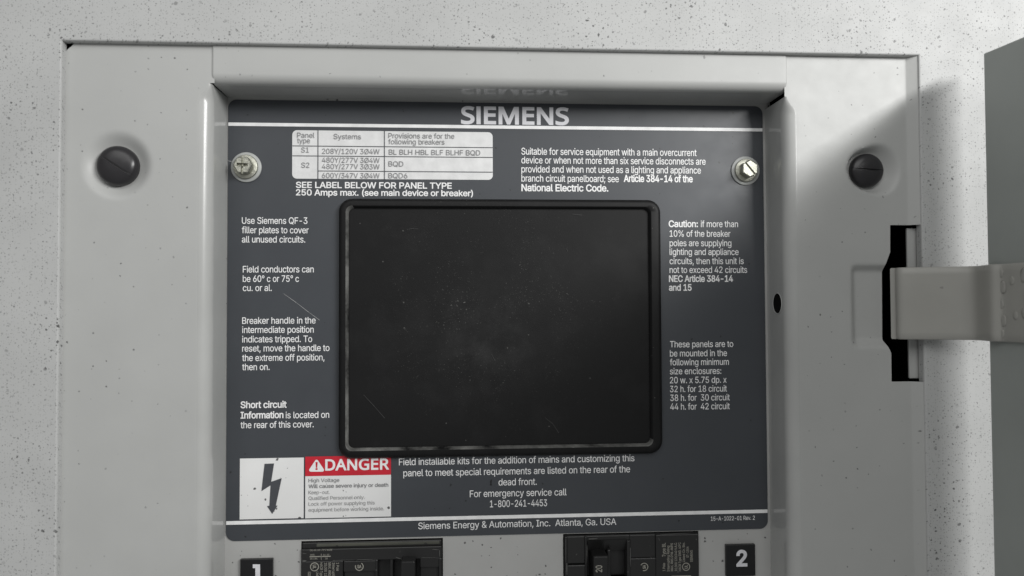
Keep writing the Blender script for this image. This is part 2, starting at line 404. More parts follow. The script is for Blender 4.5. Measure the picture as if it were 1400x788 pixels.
    'S': (447, ((224, -9, 197, -8, 172, -4, 149, 1, 128, 9, 108, 19, 91, 31, 76, 45, 64, 60, 54, 77, 46, 96, 41, 115, 38, 137, 104, 137, 107, 123, 110, 110, 116, 98, 123, 88, 132, 79, 142, 71, 154, 64, 166, 59, 180, 55, 194, 52, 209, 50, 224, 49, 241, 50, 257, 52, 272, 55, 286, 60, 299, 66, 311, 74, 321, 82, 329, 92, 336, 102, 341, 114, 345, 126, 346, 139, 345, 151, 342, 161, 338, 171, 332, 179, 325, 186, 316, 193, 307, 199, 296, 205, 245, 222, 184, 239, 154, 249, 128, 260, 105, 274, 86, 289, 71, 307, 60, 326, 54, 348, 52, 372, 53, 393, 58, 413, 65, 431, 75, 448, 87, 463, 102, 476, 119, 488, 138, 498, 158, 506, 180, 511, 203, 514, 227, 516, 252, 514, 275, 511, 296, 505, 316, 498, 334, 488, 351, 476, 365, 463, 377, 449, 387, 433, 394, 415, 399, 397, 401, 378, 337, 378, 334, 396, 326, 412, 316, 426, 302, 437, 286, 447, 267, 453, 247, 457, 225, 459, 209, 458, 194, 456, 180, 452, 167, 448, 156, 442, 145, 435, 136, 427, 129, 418, 123, 409, 118, 398, 116, 387, 115, 376, 116, 363, 119, 352, 124, 342, 131, 334, 139, 326, 148, 319, 158, 313, 169, 308, 212, 293, 264, 279, 312, 264, 324, 258, 336, 252, 347, 245, 359, 238, 369, 229, 379, 220, 387, 209, 395, 198, 401, 185, 405, 171, 407, 155, 408, 139, 407, 118, 403, 99, 396, 81, 386, 64, 374, 48, 360, 34, 343, 21, 323, 11, 302, 2, 278, -4, 252, -8),)),
    'T': (449, ((32, 452, 32, 509, 417, 509, 417, 452, 257, 452, 257, 0, 193, 0, 193, 452),)),
    'U': (517, ((259, -8, 230, -7, 203, -2, 177, 5, 154, 15, 133, 28, 114, 43, 98, 60, 85, 80, 74, 101, 66, 124, 62, 148, 60, 173, 60, 509, 124, 509, 124, 178, 125, 160, 128, 144, 133, 128, 141, 113, 150, 99, 160, 87, 173, 77, 187, 68, 203, 61, 220, 56, 239, 53, 259, 52, 279, 53, 298, 56, 315, 61, 331, 68, 345, 77, 357, 87, 368, 99, 377, 113, 384, 128, 389, 144, 392, 160, 393, 178, 393, 509, 457, 509, 457, 173, 456, 148, 451, 124, 443, 101, 433, 80, 419, 60, 403, 43, 384, 28, 363, 15, 340, 5, 315, -2, 288, -7),)),
    'V': (480, ((204, 0, 16, 509, 84, 509, 192, 206, 215, 137, 248, 31, 235, 31, 267, 138, 290, 206, 395, 509, 463, 509, 278, 0),)),
    'W': (686, ((155, 0, 16, 509, 82, 509, 163, 196, 175, 145, 187, 94, 197, 40, 189, 40, 200, 94, 211, 145, 224, 196, 306, 509, 380, 509, 462, 196, 474, 145, 486, 94, 497, 40, 488, 40, 499, 94, 510, 145, 523, 196, 603, 509, 670, 509, 530, 0, 455, 0, 368, 323, 351, 391, 336, 475, 350, 475, 335, 395, 318, 323, 230, 0),)),
    'X': (474, ((18, 0, 217, 284, 217, 236, 29, 509, 104, 509, 178, 400, 204, 361, 223, 329, 243, 292, 232, 292, 252, 329, 272, 361, 298, 400, 374, 509, 446, 509, 259, 239, 259, 287, 456, 0, 382, 0, 292, 129, 268, 165, 250, 195, 230, 231, 244, 231, 225, 196, 206, 166, 182, 129, 91, 0),)),
    'Y': (472, ((203, 0, 203, 208, 16, 509, 91, 509, 192, 344, 222, 292, 250, 230, 224, 230, 251, 293, 280, 344, 381, 509, 455, 509, 268, 208, 268, 0),)),
    'Z': (438, ((42, 0, 42, 46, 273, 385, 306, 431, 341, 476, 348, 454, 285, 452, 223, 452, 40, 452, 40, 509, 397, 509, 397, 462, 169, 129, 134, 81, 97, 33, 90, 54, 152, 57, 214, 57, 399, 57, 399, 0),)),
    'a': (389, ((160, -9, 142, -8, 126, -5, 110, -1, 94, 5, 80, 12, 68, 22, 57, 32, 48, 45, 40, 58, 35, 73, 31, 90, 30, 108, 31, 123, 34, 138, 38, 150, 43, 161, 50, 171, 58, 179, 67, 187, 78, 193, 89, 199, 100, 203, 112, 207, 125, 211, 178, 220, 234, 227, 244, 228, 252, 230, 259, 232, 265, 235, 270, 238, 273, 243, 275, 248, 276, 255, 276, 257, 275, 268, 273, 279, 271, 288, 267, 297, 262, 304, 256, 311, 248, 317, 240, 322, 230, 326, 220, 329, 208, 330, 196, 331, 183, 330, 171, 329, 159, 326, 149, 322, 140, 318, 132, 313, 124, 307, 118, 301, 112, 294, 107, 288, 103, 281, 100, 274, 41, 291, 48, 308, 57, 322, 67, 335, 79, 346, 91, 355, 104, 364, 118, 370, 133, 375, 148, 379, 163, 382, 179, 384, 194, 384, 239, 379, 251, 376, 263, 372, 275, 367, 286, 360, 296, 353, 306, 343, 315, 333, 322, 320, 329, 306, 333, 290, 336, 272, 337, 251, 337, 0, 277, 0, 277, 52, 272, 52, 252, 25, 244, 18, 236, 12, 226, 6, 215, 1, 203, -3, 190, -6, 176, -8), (170, 45, 187, 46, 202, 49, 216, 53, 228, 59, 239, 66, 248, 74, 257, 83, 263, 93, 269, 104, 272, 115, 275, 126, 276, 138, 276, 190, 259, 182, 231, 176, 200, 171, 175, 168, 134, 159, 125, 155, 117, 150, 110, 145, 103, 139, 98, 132, 95, 124, 93, 115, 92, 105, 92, 95, 94, 87, 98, 79, 102, 72, 107, 66, 114, 61, 121, 56, 130, 52, 139, 49, 149, 47, 159, 46),)),
    'b': (424, ((229, -8, 213, -7, 198, -5, 184, -1, 172, 4, 162, 10, 153, 17, 145, 24, 138, 31, 118, 59, 112, 59, 112, 0, 53, 0, 53, 509, 114, 509, 114, 319, 118, 319, 137, 346, 144, 353, 152, 360, 161, 367, 171, 373, 183, 378, 197, 381, 212, 384, 229, 384, 252, 383, 274, 378, 294, 371, 313, 361, 330, 347, 345, 332, 359, 313, 370, 293, 379, 270, 385, 245, 389, 218, 390, 189, 389, 160, 385, 133, 379, 108, 370, 84, 359, 64, 346, 45, 330, 29, 313, 16, 294, 5, 274, -2, 252, -7), (220, 47, 237, 48, 253, 51, 267, 57, 279, 66, 291, 76, 301, 88, 309, 101, 316, 117, 321, 133, 325, 151, 327, 170, 328, 189, 327, 209, 325, 227, 321, 245, 316, 261, 309, 276, 301, 290, 291, 301, 280, 311, 267, 319, 253, 325, 237, 329, 220, 330, 203, 329, 188, 325, 174, 320, 161, 312, 150, 302, 140, 291, 132, 278, 125, 263, 120, 247, 116, 229, 113, 210, 113, 189, 113, 169, 116, 150, 120, 132, 125, 115, 132, 100, 140, 86, 150, 75, 162, 65, 174, 57, 188, 51, 204, 48),)),
    'c': (396, ((207, -8, 182, -7, 159, -2, 137, 6, 117, 16, 98, 30, 82, 46, 68, 64, 56, 85, 46, 108, 40, 133, 36, 159, 34, 187, 36, 216, 40, 243, 46, 268, 56, 291, 68, 312, 82, 330, 98, 346, 117, 360, 137, 371, 159, 378, 182, 383, 207, 384, 221, 384, 234, 383, 247, 380, 260, 377, 272, 373, 284, 368, 295, 362, 305, 356, 315, 349, 324, 341, 332, 332, 340, 322, 347, 312, 353, 301, 358, 289, 362, 277, 303, 262, 290, 289, 270, 311, 242, 325, 207, 330, 189, 329, 173, 325, 158, 319, 145, 310, 134, 300, 124, 287, 115, 274, 108, 258, 103, 242, 99, 224, 97, 206, 96, 187, 97, 169, 99, 151, 103, 134, 108, 117, 115, 102, 124, 89, 134, 76, 145, 66, 158, 57, 173, 51, 189, 48, 207, 46, 243, 52, 271, 66, 292, 89, 304, 117, 363, 102, 359, 90, 354, 78, 348, 67, 341, 56, 334, 46, 325, 37, 316, 29, 306, 21, 296, 15, 285, 9, 273, 4, 261, -1, 248, -4, 235, -6, 221, -8),)),
    'd': (424, ((195, -8, 172, -7, 151, -2, 130, 5, 111, 16, 94, 29, 79, 45, 66, 64, 55, 84, 46, 108, 39, 133, 35, 160, 34, 189, 35, 218, 39, 245, 46, 270, 55, 293, 66, 313, 79, 332, 95, 347, 112, 361, 131, 371, 151, 378, 173, 383, 196, 384, 213, 384, 228, 381, 241, 378, 253, 373, 263, 367, 272, 360, 280, 353, 287, 346, 306, 319, 311, 319, 311, 509, 372, 509, 372, 0, 313, 0, 313, 59, 307, 59, 287, 31, 280, 24, 272, 17, 263, 10, 252, 4, 241, -1, 227, -5, 212, -7), (205, 47, 221, 48, 236, 51, 250, 57, 263, 65, 274, 75, 284, 86, 293, 100, 299, 115, 305, 132, 309, 150, 311, 169, 312, 189, 311, 210, 309, 229, 305, 247, 300, 263, 293, 278, 284, 291, 275, 302, 263, 312, 251, 320, 237, 325, 221, 329, 205, 330, 187, 329, 172, 325, 157, 319, 145, 311, 133, 301, 124, 290, 115, 276, 108, 261, 103, 245, 99, 227, 97, 209, 96, 189, 97, 170, 99, 151, 103, 133, 109, 117, 115, 101, 124, 88, 134, 76, 145, 66, 158, 57, 172, 51, 188, 48),)),
    'e': (404, ((212, -8, 185, -7, 161, -2, 138, 6, 117, 16, 98, 30, 82, 46, 68, 64, 56, 85, 46, 108, 40, 132, 35, 159, 34, 187, 35, 215, 39, 242, 46, 267, 55, 290, 67, 311, 81, 329, 97, 346, 115, 359, 135, 370, 157, 378, 180, 383, 205, 384, 221, 384, 236, 382, 251, 379, 266, 374, 280, 368, 294, 361, 307, 351, 319, 341, 331, 329, 341, 315, 350, 299, 357, 282, 363, 263, 368, 242, 370, 219, 371, 194, 371, 169, 75, 169, 75, 221, 338, 221, 310, 202, 309, 220, 307, 237, 303, 254, 298, 269, 291, 282, 283, 294, 273, 305, 263, 314, 250, 321, 237, 326, 222, 329, 205, 330, 189, 329, 173, 326, 159, 321, 146, 313, 135, 304, 125, 294, 116, 282, 109, 270, 103, 256, 99, 241, 97, 226, 96, 211, 96, 178, 97, 157, 100, 139, 104, 122, 110, 106, 118, 92, 128, 80, 139, 70, 151, 61, 165, 55, 179, 50, 195, 47, 212, 46, 224, 47, 234, 48, 244, 50, 254, 53, 263, 56, 271, 61, 278, 66, 285, 73, 292, 80, 297, 88, 302, 96, 306, 105, 365, 91, 360, 77, 353, 63, 345, 51, 335, 39, 324, 29, 311, 19, 298, 11, 283, 4, 266, -1, 249, -5, 231, -7),)),
    'f': (254, ((228, 379, 228, 327, 6, 327, 6, 379), (81, 0, 81, 432, 82, 447, 84, 461, 89, 474, 96, 486, 104, 496, 113, 505, 124, 513, 135, 519, 148, 524, 161, 527, 174, 529, 187, 530, 222, 527, 243, 521, 227, 468, 215, 472, 195, 474, 182, 473, 171, 470, 162, 466, 154, 460, 149, 452, 145, 443, 142, 431, 142, 419, 142, 0),)),
    'g': (425, ((207, -151, 187, -150, 168, -148, 150, -144, 134, -140, 119, -134, 105, -127, 93, -119, 82, -110, 73, -101, 64, -91, 57, -80, 51, -69, 101, -41, 122, -66, 128, -72, 136, -78, 145, -83, 154, -88, 165, -92, 178, -95, 192, -97, 207, -97, 229, -96, 249, -92, 267, -85, 282, -75, 295, -62, 304, -47, 310, -28, 311, -6, 311, 68, 306, 68, 287, 41, 280, 34, 272, 28, 263, 21, 252, 16, 241, 11, 227, 8, 212, 5, 195, 5, 173, 6, 152, 10, 132, 17, 113, 27, 95, 39, 80, 53, 67, 71, 55, 90, 46, 112, 39, 136, 35, 163, 34, 191, 35, 220, 39, 246, 46, 271, 55, 293, 66, 314, 80, 332, 95, 347, 112, 361, 131, 371, 152, 378, 173, 383, 196, 384, 213, 384, 228, 382, 242, 378, 253, 373, 264, 367, 273, 360, 281, 353, 288, 346, 308, 319, 313, 319, 313, 379, 372, 379, 372, -9, 371, -32, 367, -54, 360, -73, 350, -90, 338, -104, 324, -117, 308, -127, 291, -136, 271, -142, 251, -147, 229, -150), (205, 59, 222, 60, 237, 63, 251, 68, 264, 75, 275, 84, 285, 95, 293, 107, 300, 121, 305, 137, 309, 154, 312, 172, 312, 193, 312, 212, 309, 231, 305, 248, 300, 264, 293, 278, 285, 291, 275, 303, 264, 312, 251, 320, 237, 325, 222, 329, 205, 330, 188, 329, 172, 325, 158, 320, 145, 312, 134, 302, 124, 290, 115, 277, 109, 262, 103, 246, 99, 229, 97, 212, 96, 193, 97, 173, 99, 155, 103, 138, 109, 123, 116, 108, 124, 96, 134, 85, 145, 76, 158, 68, 172, 63, 188, 60),)),
    'h': (410, ((114, 227, 114, 0, 53, 0, 53, 509, 114, 509, 114, 287, 102, 287, 112, 312, 124, 332, 137, 349, 152, 362, 169, 372, 187, 379, 207, 383, 227, 384, 246, 383, 264, 380, 280, 376, 295, 369, 309, 360, 321, 349, 332, 336, 341, 321, 348, 304, 353, 285, 356, 264, 357, 240, 357, 0, 296, 0, 296, 235, 295, 256, 290, 275, 283, 291, 273, 304, 260, 315, 246, 323, 229, 328, 210, 329, 197, 328, 184, 326, 172, 322, 161, 317, 150, 311, 141, 303, 133, 293, 126, 283, 121, 271, 117, 257, 114, 243),)),
    'i': (167, ((53, 0, 53, 379, 114, 379, 114, 0), (84, 443, 75, 444, 67, 446, 60, 449, 54, 455, 48, 461, 44, 468, 42, 475, 41, 483, 42, 491, 44, 499, 48, 506, 54, 512, 60, 517, 67, 521, 75, 523, 84, 524, 92, 523, 100, 521, 107, 517, 114, 512, 119, 506, 123, 499, 126, 491, 126, 483, 126, 475, 123, 468, 119, 461, 114, 455, 107, 449, 100, 446, 92, 444),)),
    'j': (167, ((53, 379, 114, 379, 114, -30, 113, -47, 111, -63, 107, -77, 102, -90, 95, -102, 86, -113, 76, -122, 65, -129, 52, -135, 37, -139, 21, -142, 4, -143, -10, -143, -10, -87, 2, -87, 14, -86, 25, -83, 34, -78, 40, -72, 46, -64, 50, -54, 52, -42, 53, -29), (83, 443, 75, 444, 67, 446, 60, 449, 53, 455, 48, 461, 44, 468, 42, 475, 41, 483, 42, 491, 44, 499, 48, 506, 53, 512, 60, 517, 67, 521, 75, 523, 83, 524, 92, 523, 100, 521, 107, 517, 114, 512, 119, 506, 123, 499, 125, 491, 126, 483, 125, 475, 123, 468, 119, 461, 114, 455, 107, 449, 100, 446, 92, 444),)),
    'k': (381, ((110, 137, 110, 212, 121, 212, 284, 379, 360, 379, 184, 199, 177, 199), (53, 0, 53, 509, 114, 509, 114, 0), (294, 0, 148, 186, 191, 229, 372, 0),)),
    'l': (189, ((139, -2, 119, -1, 101, 3, 86, 10, 74, 20, 65, 33, 58, 47, 54, 65, 53, 84, 53, 509, 114, 509, 114, 99, 114, 87, 115, 77, 117, 68, 120, 62, 124, 58, 130, 54, 137, 53, 146, 52, 160, 53, 170, 54, 181, 3, 162, -1),)),
    'm': (610, ((53, 0, 53, 379, 112, 379, 112, 295, 108, 295, 112, 310, 118, 323, 125, 335, 132, 346, 141, 355, 151, 363, 161, 370, 172, 376, 183, 380, 195, 384, 207, 386, 219, 386, 239, 385, 257, 380, 273, 372, 287, 361, 299, 347, 309, 331, 316, 314, 321, 295, 312, 295, 317, 308, 322, 321, 329, 332, 337, 343, 347, 353, 357, 361, 368, 369, 381, 375, 394, 380, 407, 383, 422, 385, 437, 386, 453, 385, 468, 383, 483, 378, 497, 372, 510, 364, 522, 354, 532, 342, 541, 328, 548, 313, 553, 296, 556, 276, 557, 255, 557, 0, 496, 0, 496, 254, 494, 273, 490, 289, 483, 302, 473, 313, 460, 321, 447, 326, 433, 329, 419, 330, 406, 330, 395, 328, 384, 324, 374, 320, 365, 314, 358, 307, 351, 299, 345, 290, 341, 280, 338, 270, 336, 259, 335, 247, 335, 0, 274, 0, 274, 260, 273, 275, 269, 288, 262, 301, 253, 311, 242, 320, 229, 326, 215, 329, 199, 330, 188, 330, 178, 328, 168, 325, 158, 320, 148, 314, 140, 307, 132, 299, 126, 289, 121, 278, 117, 266, 114, 253, 114, 238, 114, 0),)),
    'n': (410, ((114, 227, 114, 0, 53, 0, 53, 379, 112, 379, 112, 287, 102, 287, 112, 312, 124, 332, 137, 349, 152, 362, 169, 372, 187, 379, 207, 383, 227, 384, 246, 383, 264, 380, 280, 376, 295, 369, 309, 360, 321, 349, 332, 336, 341, 321, 348, 304, 353, 285, 356, 264, 357, 240, 357, 0, 296, 0, 296, 235, 295, 256, 290, 275, 283, 291, 273, 304, 260, 315, 246, 323, 229, 328, 210, 329, 197, 328, 184, 326, 172, 322, 161, 317, 150, 311, 141, 303, 133, 293, 126, 283, 121, 271, 117, 257, 114, 243),)),
    'o': (415, ((207, -8, 182, -7, 159, -2, 137, 6, 117, 16, 98, 30, 82, 46, 68, 64, 56, 85, 46, 108, 40, 133, 36, 159, 34, 187, 36, 216, 40, 243, 46, 268, 56, 291, 68, 312, 82, 330, 98, 346, 117, 360, 137, 371, 159, 378, 182, 383, 207, 384, 233, 383, 256, 378, 278, 371, 299, 360, 317, 346, 333, 330, 347, 312, 359, 291, 369, 268, 376, 243, 380, 216, 381, 187, 380, 159, 376, 133, 369, 108, 359, 85, 347, 64, 333, 46, 317, 30, 299, 16, 278, 6, 256, -2, 233, -7), (207, 46, 226, 48, 242, 51, 257, 57, 270, 66, 282, 76, 292, 89, 300, 102, 307, 117, 312, 134, 316, 151, 318, 169, 319, 187, 318, 206, 316, 224, 312, 242, 307, 258, 300, 274, 292, 287, 282, 300, 270, 310, 257, 319, 242, 325, 226, 329, 207, 330, 189, 329, 173, 325, 158, 319, 145, 310, 134, 300, 124, 287, 115, 274, 108, 258, 103, 242, 99, 224, 97, 206, 96, 187, 97, 169, 99, 151, 103, 134, 108, 117, 115, 102, 124, 89, 134, 76, 145, 66, 158, 57, 173, 51, 189, 48),)),
    'p': (424, ((53, -143, 53, 379, 112, 379, 112, 319, 118, 319, 137, 346, 144, 353, 152, 360, 161, 367, 171, 373, 183, 378, 197, 381, 212, 384, 229, 384, 252, 383, 274, 378, 294, 371, 313, 361, 330, 347, 345, 332, 359, 313, 370, 293, 379, 270, 385, 245, 389, 218, 390, 189, 389, 160, 385, 133, 379, 108, 370, 84, 359, 64, 346, 45, 330, 29, 313, 16, 294, 5, 274, -2, 252, -7, 229, -8, 213, -7, 198, -5, 184, -1, 173, 4, 162, 10, 153, 17, 145, 24, 138, 31, 118, 59, 114, 59, 114, -143), (220, 47, 237, 48, 253, 51, 267, 57, 279, 66, 291, 76, 301, 88, 309, 101, 316, 117, 321, 133, 325, 151, 327, 170, 328, 189, 327, 209, 325, 227, 321, 245, 316, 261, 309, 276, 301, 290, 291, 301, 280, 311, 267, 319, 253, 325, 237, 329, 220, 330, 203, 329, 188, 325, 174, 320, 161, 312, 150, 302, 140, 291, 132, 278, 125, 263, 120, 247, 116, 229, 113, 210, 113, 189, 113, 169, 116, 150, 120, 132, 125, 115, 132, 100, 140, 86, 150, 75, 162, 65, 174, 57, 188, 51, 204, 48),)),
    'q': (424, ((372, -143, 311, -143, 311, 59, 306, 59, 287, 31, 280, 24, 272, 17, 263, 10, 252, 4, 241, -1, 227, -5, 212, -7, 195, -8, 172, -7, 151, -2, 130, 5, 111, 16, 94, 29, 79, 45, 66, 64, 55, 84, 46, 108, 39, 133, 35, 160, 34, 189, 35, 218, 39, 245, 46, 270, 55, 293, 66, 313, 79, 332, 95, 347, 112, 361, 131, 371, 151, 378, 173, 383, 196, 384, 213, 384, 228, 381, 241, 378, 253, 373, 263, 367, 272, 360, 280, 353, 287, 346, 307, 319, 313, 319, 313, 379, 372, 379), (205, 47, 221, 48, 236, 51, 250, 57, 263, 65, 274, 75, 284, 86, 293, 100, 299, 115, 305, 132, 309, 150, 311, 169, 312, 189, 311, 210, 309, 229, 305, 247, 300, 263, 293, 278, 284, 291, 275, 302, 263, 312, 251, 320, 237, 325, 221, 329, 205, 330, 187, 329, 172, 325, 157, 319, 145, 311, 133, 301, 124, 290, 115, 276, 108, 261, 103, 245, 99, 227, 97, 209, 96, 189, 97, 170, 99, 151, 103, 133, 109, 117, 115, 101, 124, 88, 134, 76, 145, 66, 158, 57, 172, 51, 188, 48),)),
    'r': (259, ((53, 0, 53, 379, 112, 379, 112, 321, 115, 321, 122, 335, 130, 347, 140, 358, 152, 367, 166, 375, 181, 380, 196, 384, 213, 385, 229, 384, 243, 384, 243, 322, 230, 324, 207, 326, 194, 325, 182, 323, 170, 319, 159, 315, 149, 309, 140, 301, 132, 293, 126, 284, 121, 273, 117, 262, 114, 250, 114, 237, 114, 0),)),
    's': (365, ((182, -8, 163, -7, 145, -5, 128, -2, 112, 3, 98, 10, 84, 18, 72, 27, 62, 38, 53, 50, 45, 63, 40, 78, 36, 94, 94, 107, 99, 92, 105, 79, 114, 69, 124, 60, 136, 54, 150, 49, 165, 46, 181, 45, 200, 46, 217, 50, 232, 55, 244, 62, 255, 71, 262, 81, 267, 91, 268, 103, 267, 112, 265, 121, 260, 129, 254, 136, 246, 142, 237, 147, 225, 151, 212, 155, 149, 170, 125, 177, 104, 186, 87, 196, 72, 208, 61, 222, 53, 237, 48, 255, 47, 274, 48, 290, 51, 305, 57, 319, 65, 332, 75, 343, 87, 354, 100, 363, 115, 370, 131, 377, 149, 381, 167, 384, 187, 384, 206, 384, 223, 381, 239, 378, 254, 372, 267, 366, 279, 358, 290, 349, 299, 339, 307, 328, 314, 316, 319, 303, 324, 290, 268, 277, 264, 288, 258, 298, 251, 307, 243, 316, 232, 323, 219, 328, 205, 331, 187, 333, 171, 332, 156, 329, 143, 324, 131, 317, 121, 308, 114, 299, 110, 289, 109, 277, 110, 267, 112, 258, 117, 250, 124, 243, 133, 237, 144, 232, 157, 227, 172, 223, 229, 209, 254, 202, 275, 194, 292, 183, 306, 171, 317, 158, 325, 142, 330, 125, 331, 107, 330, 90, 326, 75, 321, 61, 312, 47, 302, 35, 290, 24, 276, 15, 260, 6, 242, 0, 223, -5, 203, -7),)),
    't': (227, ((204, 379, 204, 327, 6, 327, 6, 379), (65, 471, 126, 471, 126, 98, 127, 86, 128, 76, 132, 68, 136, 61, 142, 56, 150, 53, 159, 51, 170, 50, 185, 51, 202, 54, 213, 2, 192, -3, 168, -4, 145, -3, 125, 2, 107, 10, 92, 21, 80, 35, 72, 52, 67, 71, 65, 93),)),
    'u': (410, ((182, -5, 164, -4, 146, -1, 130, 4, 115, 11, 101, 20, 89, 31, 78, 44, 69, 59, 62, 76, 57, 95, 54, 116, 53, 139, 53, 379, 114, 379, 114, 144, 115, 123, 119, 105, 127, 89, 137, 75, 150, 64, 164, 56, 181, 52, 200, 50, 213, 51, 226, 53, 238, 57, 249, 62, 259, 69, 268, 77, 276, 86, 283, 97, 289, 109, 293, 122, 295, 137, 296, 153, 296, 379, 357, 379, 357, 0, 298, 0, 298, 92, 307, 92, 297, 67, 286, 47, 272, 30, 257, 17, 240, 7, 222, 0, 203, -4),)),
    'v': (389, ((163, 0, 17, 379, 84, 379, 165, 155, 187, 87, 206, 21, 184, 21, 203, 87, 224, 155, 305, 379, 371, 379, 226, 0),)),
    'w': (567, ((138, 0, 23, 379, 87, 379, 133, 214, 154, 137, 175, 41, 165, 41, 186, 135, 206, 214, 252, 379, 316, 379, 362, 214, 382, 136, 402, 41, 391, 41, 413, 135, 434, 214, 480, 379, 545, 379, 429, 0, 368, 0, 319, 172, 305, 225, 291, 280, 277, 338, 291, 338, 277, 280, 263, 225, 248, 172, 199, 0),)),
    'x': (379, ((21, 0, 171, 218, 171, 171, 29, 379, 100, 379, 147, 306, 179, 253, 207, 206, 175, 206, 202, 253, 233, 306, 282, 379, 352, 379, 209, 169, 209, 214, 358, 0, 287, 0, 231, 85, 200, 136, 173, 182, 205, 182, 178, 136, 148, 85, 91, 0),)),
    'y': (389, ((47, -139, 61, -86, 71, -87, 80, -89, 88, -90, 96, -90, 104, -89, 111, -87, 118, -84, 124, -80, 130, -74, 136, -67, 141, -58, 146, -48, 151, -36, 163, -1, 17, 379, 84, 379, 165, 155, 187, 87, 206, 21, 184, 21, 202, 87, 224, 155, 305, 379, 371, 379, 204, -58, 198, -72, 191, -85, 184, -97, 177, -107, 168, -116, 159, -124, 150, -130, 139, -136, 128, -140, 117, -143, 104, -145, 91, -145, 65, -143),)),
    'z': (380, ((42, 0, 42, 46, 254, 320, 254, 323, 48, 323, 48, 379, 333, 379, 333, 331, 126, 60, 126, 56, 339, 56, 339, 0),)),
    '0': (453, ((227, -7, 199, -5, 174, 1, 151, 11, 130, 24, 111, 41, 95, 62, 80, 86, 69, 113, 60, 144, 53, 178, 49, 214, 48, 254, 49, 294, 53, 330, 60, 364, 69, 395, 81, 422, 95, 447, 112, 467, 130, 484, 151, 498, 174, 508, 200, 514, 227, 516, 254, 514, 279, 508, 302, 498, 323, 484, 342, 467, 358, 447, 372, 422, 384, 395, 393, 364, 400, 330, 404, 294, 405, 254, 404, 214, 400, 178, 393, 144, 384, 113, 373, 86, 359, 62, 342, 41, 323, 24, 302, 11, 279, 1, 254, -5), (227, 50, 245, 51, 261, 56, 276, 63, 290, 74, 303, 87, 313, 103, 323, 122, 330, 144, 336, 168, 340, 194, 343, 223, 344, 254, 343, 285, 340, 314, 336, 341, 330, 365, 323, 387, 313, 405, 303, 422, 290, 435, 276, 446, 261, 453, 245, 458, 227, 460, 209, 458, 192, 453, 177, 446, 163, 435, 151, 422, 140, 405, 131, 387, 123, 365, 117, 341, 113, 314, 110, 285, 109, 254, 110, 223, 113, 194, 117, 168, 123, 144, 131, 122, 140, 103, 151, 87, 163, 74, 177, 63, 192, 56, 209, 51),)),
    '1': (453, ((76, 0, 76, 55, 391, 55, 391, 0), (276, 509, 276, 0, 212, 0, 212, 448, 209, 448, 86, 358, 86, 427, 198, 509),)),
    '2': (453, ((64, 0, 64, 47, 234, 229, 282, 282, 291, 294, 299, 305, 305, 316, 311, 327, 315, 337, 318, 348, 320, 360, 320, 371, 319, 385, 317, 397, 313, 408, 308, 419, 301, 428, 293, 436, 283, 443, 273, 449, 262, 454, 250, 457, 237, 459, 224, 460, 209, 459, 196, 457, 184, 453, 172, 447, 162, 441, 153, 433, 145, 424, 139, 413, 134, 402, 130, 390, 128, 376, 127, 362, 66, 362, 67, 384, 71, 405, 77, 424, 86, 442, 98, 459, 111, 473, 126, 486, 143, 496, 162, 505, 182, 511, 203, 514, 225, 516, 247, 514, 268, 511, 288, 505, 306, 497, 323, 486, 337, 474, 350, 461, 361, 445, 370, 428, 376, 411, 380, 392, 381, 372, 380, 358, 378, 345, 375, 331, 371, 318, 365, 304, 357, 290, 347, 275, 336, 259, 267, 180, 153, 60, 153, 57, 389, 57, 389, 0),)),
    '3': (453, ((218, -7, 195, -6, 173, -3, 152, 2, 133, 10, 114, 19, 98, 30, 83, 43, 70, 57, 60, 74, 52, 91, 46, 111, 44, 132, 109, 132, 111, 119, 115, 107, 120, 97, 126, 87, 134, 78, 144, 71, 154, 64, 165, 59, 178, 55, 191, 52, 204, 50, 219, 50, 234, 51, 248, 53, 262, 56, 275, 61, 287, 67, 297, 74, 307, 83, 315, 93, 321, 104, 325, 116, 328, 130, 329, 145, 328, 158, 326, 172, 322, 184, 316, 196, 308, 207, 299, 217, 288, 226, 275, 234, 260, 240, 242, 244, 223, 247, 201, 248, 157, 248, 157, 299, 288, 448, 288, 452, 70, 452, 70, 509, 372, 509, 372, 461, 211, 278, 211, 289, 239, 290, 264, 288, 287, 284, 308, 276, 327, 265, 344, 253, 359, 239, 371, 222, 381, 205, 387, 186, 392, 166, 393, 145, 392, 123, 387, 103, 380, 84, 370, 66, 358, 50, 344, 36, 327, 23, 309, 12, 288, 4, 266, -2, 243, -6),)),
    '4': (453, ((40, 105, 40, 158, 247, 509, 311, 509, 109, 166, 109, 163, 413, 163, 413, 105), (282, 0, 282, 121, 282, 146, 282, 318, 343, 318, 343, 0),)),
